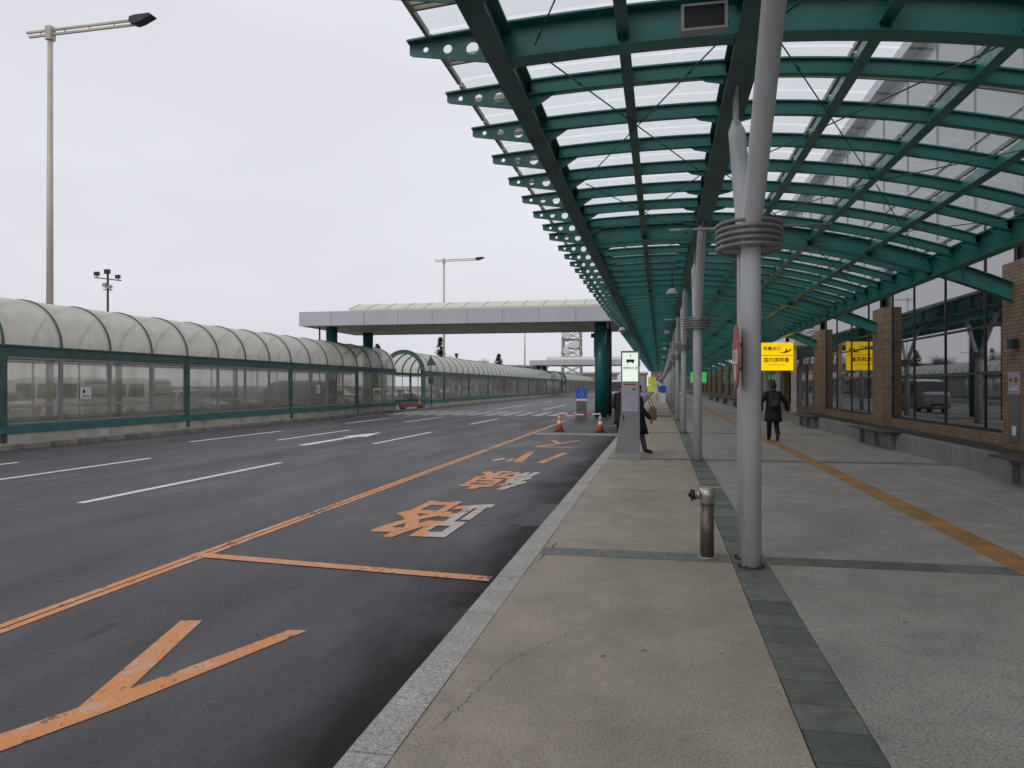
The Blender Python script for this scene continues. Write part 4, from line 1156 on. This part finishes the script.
# radio tower
t_ = thing('radio_tower', 'grey steel lattice tower with white dish antennas behind the crossing roof', 'tower', (-23.3, 199, 0))
bm = BM(); W0, W1, H = 2.6, 2.15, 23.5
def cn(z, i): 
    h = W0+(W1-W0)*z/H; return (h*(-1 if i in (0, 3) else 1), h*(-1 if i in (0, 1) else 1), z)
for i in range(4): bar(bm, cn(0, i), cn(H, i), .3)
obj('leg', bm, ALU, t_)
bm = BM(); z = 0
while z < H-.5:
    z2 = min(H, z+2.35)
    for i in range(4):
        j = (i+1) % 4; bar(bm, cn(z, i), cn(z2, j), .2); bar(bm, cn(z, j), cn(z2, i), .2); bar(bm, cn(z2, i), cn(z2, j), .4)
    z = z2
obj('bracing', bm, ALU, t_)
for z in (9.4, 14.1, 18.8, 23.4):
    bm = BM(); box(bm, -2.7, 2.7, -2.7, 2.7, z-.12, z); 
    for i in range(4):
        a, b = cn(z+1.0, i), cn(z+1.0, (i+1) % 4); bar(bm, (a[0]*1.12, a[1]*1.12, z+1), (b[0]*1.12, b[1]*1.12, z+1), .08)
    obj('platform', bm, M('tower_steel', (.25, .25, .26), .6) if z < 10 else ALU, t_)
for (x, z, r_) in ((-1.4, 20.6, 1.0), (1.3, 18.2, 1.15), (-1.3, 15.6, 1.2), (1.2, 12.6, 1.1), (-1.2, 11.0, .9)):
    bm = BM(); rg = []
    for q, yy in ((1, -3.1), (.92, -2.95), (.6, -2.8), (.2, -2.72)):
        rg.append([bm.verts.new((x+r_*q*math.cos(k*PI/10), yy, z+r_*q*math.sin(k*PI/10))) for k in range(20)])
    rg.append([bm.verts.new((x+r_*math.cos(k*PI/10), -3.45, z+r_*math.sin(k*PI/10))) for k in range(20)])
    for a, b in ((0, 1), (1, 2), (2, 3), (0, 4)):
        for k in range(20): bm.faces.new((rg[a][k], rg[a][(k+1) % 20], rg[b][(k+1) % 20], rg[b][k]))
    bm.faces.new(rg[4]); bm.faces.new(rg[3]); obj('dish_antenna', bm, WHITE, t_)

# distant buildings past the second crossing
t_ = thing('distant_hall', 'low grey distant hall with outside stairs behind the far crossing roof', 'building', (-14, 215, -.1))
bm = BM(); box(bm, -14, 10, 0, 20, 0, 5.2); obj('wall', bm, M('hall_wall', (.32, .31, .30), .8, var=.1), t_)
bm = BM(); box(bm, -14.4, 10.4, -.4, 20.4, 5.2, 5.7); obj('roof', bm, SOFF, t_)
for i in range(7):
    bm = BM(); box(bm, -12.5+i*3.2, -11+i*3.2, -.05, .02, 1.2, 3.6); obj('window', bm, FGLASS, t_)
bm = BM()
for k in range(12): bar(bm, (-2+k*.5, -1.2, 5.0-k*.4), (-1.5+k*.5, -1.2, 5.0-k*.4), 1.2, .12)
bar(bm, (-2.2, -1.8, 6.0), (4.0, -1.8, 1.2), .08); bar(bm, (-2.2, -1.8, 5.4), (4.0, -1.8, .6), .08); obj('stairs', bm, ALU, t_)
t_ = thing('storage_tank', 'white cylindrical tank beside the distant hall', 'tank', (-8.2, 190, -.1))
bm = BM(); loft(bm, [(0, 0, 0, 2.4, 2.4), (0, 0, 4.4, 2.4, 2.4), (0, 0, 4.9, 1.6, 1.6), (0, 0, 5.0, .1, .1)], 28); obj('shell', bm, WHITE, t_)
bm = BM(); bar(bm, (-.3, -2.5, 0), (-.3, -2.5, 4.8), .06); bar(bm, (.1, -2.5, 0), (.1, -2.5, 4.8), .06)
for k in range(14): bar(bm, (-.3, -2.5, .3+k*.33), (.1, -2.5, .3+k*.33), .04)
obj('ladder', bm, DARK, t_)
t_ = thing('far_terminal_wing', 'brown and grey terminal wing closing the far end of the pavement', 'building', (2, 212, -.1))
bm = BM(); box(bm, -4.5, 30, 0, 12, 0, 6.5); obj('wall', bm, M('wing_wall', (.20, .15, .12), .8, var=.2, sc=.3), t_)
for i in range(6):
    bm = BM(); box(bm, -4+i*4, -1.2+i*4, -.05, .02, .9, 3.8); obj('window', bm, FGLASS, t_)
t_ = thing('brown_shed', 'low brown shed above the second walkway roof in the distance', 'building', (-46, 212, -.1))
bm = BM(); box(bm, -18, 12, 0, 14, 0, 7.4); obj('wall', bm, M('shed_wall', (.18, .15, .14), .85, var=.15, sc=.4), t_)
bm = BM(); box(bm, -18.4, 12.4, -.4, 14.4, 7.4, 7.8); obj('roof', bm, SOFF, t_)
for i in range(8):
    bm = BM(); box(bm, -16.5+i*3.5, -14.7+i*3.5, -.05, .02, 5.2, 6.6); obj('window', bm, FGLASS, t_)

# ------------------------------------------------------------------ trees
def conifer(loc, H, rad, label, seed):
    r_ = random.Random(seed)
    t_ = thing('conifer_tree', label, 'tree', loc, 0, 'trees beyond the walkway')
    bm = BM(); tube(bm, [(0, 0, 0), (0, 0, H*.97)], [rad*.09, .03], 8); obj('trunk', bm, BARK, t_)
    bm = BM()
    for k in range(46):
        f = (k+r_.random())/46; z = H*(.18+.80*f); L = rad*(1-f)**.75*(.65+.6*r_.random())+.12
        for b in range(5):
            an = r_.random()*2*PI; c_, s_ = math.cos(an), math.sin(an)
            for q in range(int(10+14*(1-f))):
                t0 = (.15+.85*r_.random())*L; zz = z-.18*t0+r_.uniform(-.12, .12); p = Vector((c_*t0+r_.uniform(-.16, .16), s_*t0+r_.uniform(-.16, .16), zz))
                u = Vector((r_.uniform(-1, 1), r_.uniform(-1, 1), r_.uniform(-.5, .3))).normalized()*r_.uniform(.12, .3); v_ = u.cross(Vector((r_.random(), r_.random(), 1))).normalized()*.07
                bm.faces.new([bm.verts.new(p-u), bm.verts.new(p+v_), bm.verts.new(p+u), bm.verts.new(p-v_)])
    obj('crown', bm, LEAF, t_)
conifer((-34.2, 113, -.1), 9.6, 1.75, 'tall dark conifer behind the street lamp pole above the walkway', 1)
conifer((-33.0, 151, -.1), 8.6, 1.9, 'shorter bushy conifer right of the tall one', 2)
conifer((-40.4, 102, -.1), 7.9, 1.3, 'small conifer tip above the gap between the walkways', 3)
def bare(loc, H, label, seed):
    r_ = random.Random(seed)
    t_ = thing('bare_tree', label, 'tree', loc, 0, 'bare trees beyond the walkway')
    bm = BM(); tube(bm, [(0, 0, 0), (.05, 0, H*.4)], [.14, .09], 8); obj('trunk', bm, BARK, t_)
    bm = BM()
    def br(p, d, L, w_, dep):
        q = p+d*L; bar(bm, p, q, w_)
        if dep:
            for _ in range(4):
                nd = (d+Vector((r_.uniform(-.8, .8), r_.uniform(-.8, .8), r_.uniform(-.1, .6)))).normalized(); br(p.lerp(q, r_.uniform(.5, 1)), nd, L*r_.uniform(.55, .8), w_*.62, dep-1)
    for _ in range(5): br(Vector((.05, 0, H*.32)), Vector((r_.uniform(-.7, .7), r_.uniform(-.7, .7), 1)).normalized(), H*.26, .07, 4)
    obj('crown', bm, TWIG, t_)
bare((-37, 128, -.1), 7.6, 'bare brown tree right of the tall conifer', 4)
bare((-36.5, 146, -.1), 8.0, 'bare brown tree left of the shorter conifer', 5)
bare((-33, 165, -.1), 7.6, 'bare brown tree right of the shorter conifer', 6)

# ------------------------------------------------------------------ people
def skinned(name, joints, edges, m, parent, lv=2):
    me = bpy.data.meshes.new(name); bm = BM(); sk = bm.verts.layers.skin.verify(); vs_ = {}
    for i, (k, (p, r_)) in enumerate(joints.items()):
        v_ = bm.verts.new(p); v_[sk].radius = (r_, r_) if not isinstance(r_, tuple) else r_; v_[sk].use_root = (i == 0); vs_[k] = v_
    for a, b in edges: bm.edges.new((vs_[a], vs_[b]))
    bm.to_mesh(me); bm.free()
    t_ = bpy.data.objects.new('tmp', me); C.objects.link(t_)
    s_ = t_.modifiers.new('s', 'SKIN'); s_.use_smooth_shade = True
    u = t_.modifiers.new('u', 'SUBSURF'); u.levels = lv; u.render_levels = lv
    out = bpy.data.meshes.new_from_object(t_.evaluated_get(bpy.context.evaluated_depsgraph_get()))
    bpy.data.objects.remove(t_); out.materials.clear(); out.materials.append(m); out.name = name
    return obj(name, out, None, parent)
def person(loc, rz, label, H=1.72, stride=.30, coat=CLOTH, legs=CLOTH, coat_len=.60, arm_out=.30, swing=.12, bag=None, shoe=BLACK):
    """figure faces +y locally; built at 1.72 m and scaled"""
    k = H/1.72
    t_ = thing('person', label, 'person', loc, rz); t_.scale = (k, k, k)
    hip = .90
    # front leg left (-x?), planted; rear leg right with raised heel
    LF = dict(kx=-.085, ky=stride*.55, kz=.50, ax=-.08, ay=stride*.9, az=.09, tx=-.08, ty=stride*.9+.17, tz=.035)
    RF = dict(kx=.09, ky=.02, kz=.48, ax=.085, ay=-stride*1.05, az=.20, tx=.085, ty=-stride*1.05+.12, tz=.05)
    J = {'pel': ((0, 0, .96), .13), 'wai': ((0, 0, 1.10), .12), 'che': ((0, .0, 1.28), .12), 'nkb': ((0, .0, 1.43), .07), 'nk': ((0, .02, 1.50), .052), 'hd': ((0, .03, 1.58), .078), 'hd2': ((0, .035, 1.65), .07),
         'hl': ((-.09, 0, hip), .088), 'hr': ((.09, 0, hip), .088)}
    E_ = [('pel', 'wai'), ('wai', 'che'), ('che', 'nkb'), ('nkb', 'nk'), ('nk', 'hd'), ('hd', 'hd2'), ('pel', 'hl'), ('pel', 'hr')]
    for s_, Lg, h in (('l', LF, 'hl'), ('r', RF, 'hr')):
        J['k'+s_] = ((Lg['kx'], Lg['ky'], Lg['kz']), .058); J['a'+s_] = ((Lg['ax'], Lg['ay'], Lg['az']), .04); J['t'+s_] = ((Lg['tx'], Lg['ty'], Lg['tz']), .033)
        E_ += [(h, 'k'+s_), ('k'+s_, 'a'+s_), ('a'+s_, 't'+s_)]
    arms = {}
    for s_, sg in (('l', -1), ('r', 1)):
        sw = -sg*swing*-1
        sh = (sg*.17, 0, 1.385); el = (sg*(.20+arm_out*.35), -.04+sw*.4, 1.12); wr = (sg*(.20+arm_out*.55), .05+sw, .90); ha = (sg*(.20+arm_out*.58), .07+sw*1.1, .83)
        arms[s_] = (sh, el, wr, ha)
        J['s'+s_] = (sh, .055); J['e'+s_] = (el, .042); J['w'+s_] = (wr, .028); J['d'+s_] = (ha, .030)
        E_ += [('che', 's'+s_), ('s'+s_, 'e'+s_), ('e'+s_, 'w'+s_), ('w'+s_, 'd'+s_)]
        for q, (dx, L_) in enumerate(((-.025, .075), (-.008, .085), (.009, .08), (.024, .065))):
            J[f'f{q}{s_}'] = ((ha[0]+sg*.005, ha[1]+dx, ha[2]-L_*.55), .009); J[f'g{q}{s_}'] = ((ha[0]-sg*.008, ha[1]+dx+.01, ha[2]-L_), .008)
            E_ += [('d'+s_, f'f{q}{s_}'), (f'f{q}{s_}', f'g{q}{s_}')]
        J['th'+s_] = ((ha[0]-sg*.01, ha[1]+.045, ha[2]-.02), .010); E_.append(('d'+s_, 'th'+s_))
    body = skinned('body', J, E_, SKIN, t_)
    # face features
    bm = BM(); loft(bm, [(0, .115, 1.545, .010, .014), (0, .128, 1.56, .014, .018), (0, .115, 1.60, .008, .01)], 8)
    for sg in (-1, 1): loft(bm, [(sg*.082, .03, 1.555, .012, .018), (sg*.088, .03, 1.585, .014, .024), (sg*.084, .03, 1.61, .01, .016)], 8)
    obj('face_features', bm, SKIN, t_)
    # hair cap
    bm = BM()
    loft(bm, [(0, -.008, 1.52, .070, .068), (0, -.01, 1.56, .088, .088), (0, 0, 1.62, .094, .102), (0, .012, 1.68, .088, .102), (0, .018, 1.72, .06, .075), (0, .018, 1.735, .02, .03)], 24)
    obj('hair', bm, HAIR, t_)
    # trousers
    for s_, h in (('l', 'hl'), ('r', 'hr')):
        p = [Vector(J[x][0]) for x in (h, 'k'+s_, 'a'+s_)]
        bm = BM(); tube(bm, [p[0]+Vector((0, 0, .05)), p[0].lerp(p[1], .5), p[1], p[1].lerp(p[2], .5), p[1].lerp(p[2], .93)], [.105, .092, .075, .068, .062], 18); obj('trouser_leg', bm, legs, t_)
        a, tt = Vector(J['a'+s_][0]), Vector(J['t'+s_][0])
        bm = BM(); d = (tt-a); tube(bm, [a-d*.25+Vector((0, 0, .0)), a+Vector((0, 0, -.01)), a.lerp(tt, .6)+Vector((0, 0, -.005)), tt+d*.12], [.036, .048, .044, .03], 14); obj('shoe', bm, shoe, t_)
    # coat
    zh = .95-coat_len*.75
    bm = BM(); S_ = [(0, .0, zh, .25, .21), (0, .0, zh+.15, .235, .19), (0, 0, 1.02, .205, .155), (0, -.01, 1.12, .195, .145), (0, -.01, 1.28, .215, .15), (0, -.005, 1.38, .20, .13), (0, 0, 1.44, .12, .09), (0, .01, 1.49, .075, .07)]
    S_ = [(a_[0], a_[1], a_[2], a_[3], a_[4]+(stride*.32*max(0, (1.02-a_[2])/.5))) for a_ in S_]
    loft(bm, S_, 30, True)
    for v_ in bm.verts:
        if v_.co.z < 1.0:
            a = math.atan2(v_.co.y, v_.co.x); f = (1.0-v_.co.z)*.35
            v_.co.x *= 1+f*.18*math.sin(a*5+1); v_.co.y *= 1+f*.22*math.sin(a*4)
    ct = obj('coat', bm, coat, t_)
    for s_ in ('l', 'r'):
        sh, el, wr, ha = [Vector(q) for q in arms[s_]]
        bm = BM(); tube(bm, [sh+Vector((-.05 if s_ == 'r' else .05, 0, .035)), sh+Vector((0, 0, .005)), sh.lerp(el, .5), el, el.lerp(wr, .6), wr], [.05, .082, .074, .066, .058, .052], 16); obj('sleeve', bm, coat, t_)
    if bag == 'backpack':
        bm = BM(); loft(bm, [(0, -.20, .98, .12, .06, .6), (0, -.215, 1.03, .14, .085, .6), (0, -.215, 1.25, .135, .085, .6), (0, -.20, 1.38, .11, .06, .6), (0, -.19, 1.40, .06, .03, .6)], 24); obj('backpack', bm, CLOTH2, t_)
        bm = BM(); loft(bm, [(0, -.305, 1.0, .09, .02, .6), (0, -.31, 1.03, .1, .03, .6), (0, -.31, 1.16, .1, .028, .6), (0, -.30, 1.19, .08, .01, .6)], 20); obj('backpack_pocket', bm, M('pack_grey', (.05, .05, .058), .6), t_)
    return t_
person((3.17, 22.2, 0), 0, 'person in a black coat with backpack walking away on the right of the columns', H=1.70, stride=.30, coat_len=.50, arm_out=.42, swing=.10, bag='backpack')
pb = person((-.52, 17.5, 0), R(-68), 'person in a long black coat with pink bag stepping out right of the pylon', H=1.60, stride=.26, coat_len=.60, arm_out=.1, swing=.18, legs=GREYC)
person((-1.22, 24.0, 0), R(180), 'person in black standing left behind the pylon', H=1.62, stride=.04, coat_len=.75, arm_out=.12, swing=.03)
t_ = thing('pink_bag', 'pink shoulder bag carried by the person right of the pylon', 'bag', (-.17, 17.40, .80))
bm = BM(); loft(bm, [(0, 0, 0, .08, .05, .6), (0, 0, .03, .10, .07, .6), (0, 0, .24, .09, .06, .6), (0, 0, .31, .05, .03, .6)], 20); obj('pouch', bm, PINK, t_)
bm = BM(); tube(bm, [(-.05, 0, .3), (-.09, 0, .45), (-.13, 0, .56)], .008, 8); tube(bm, [(.04, 0, .3), (-.03, 0, .45), (-.12, 0, .56)], .008, 8); obj('strap', bm, PINK, t_)
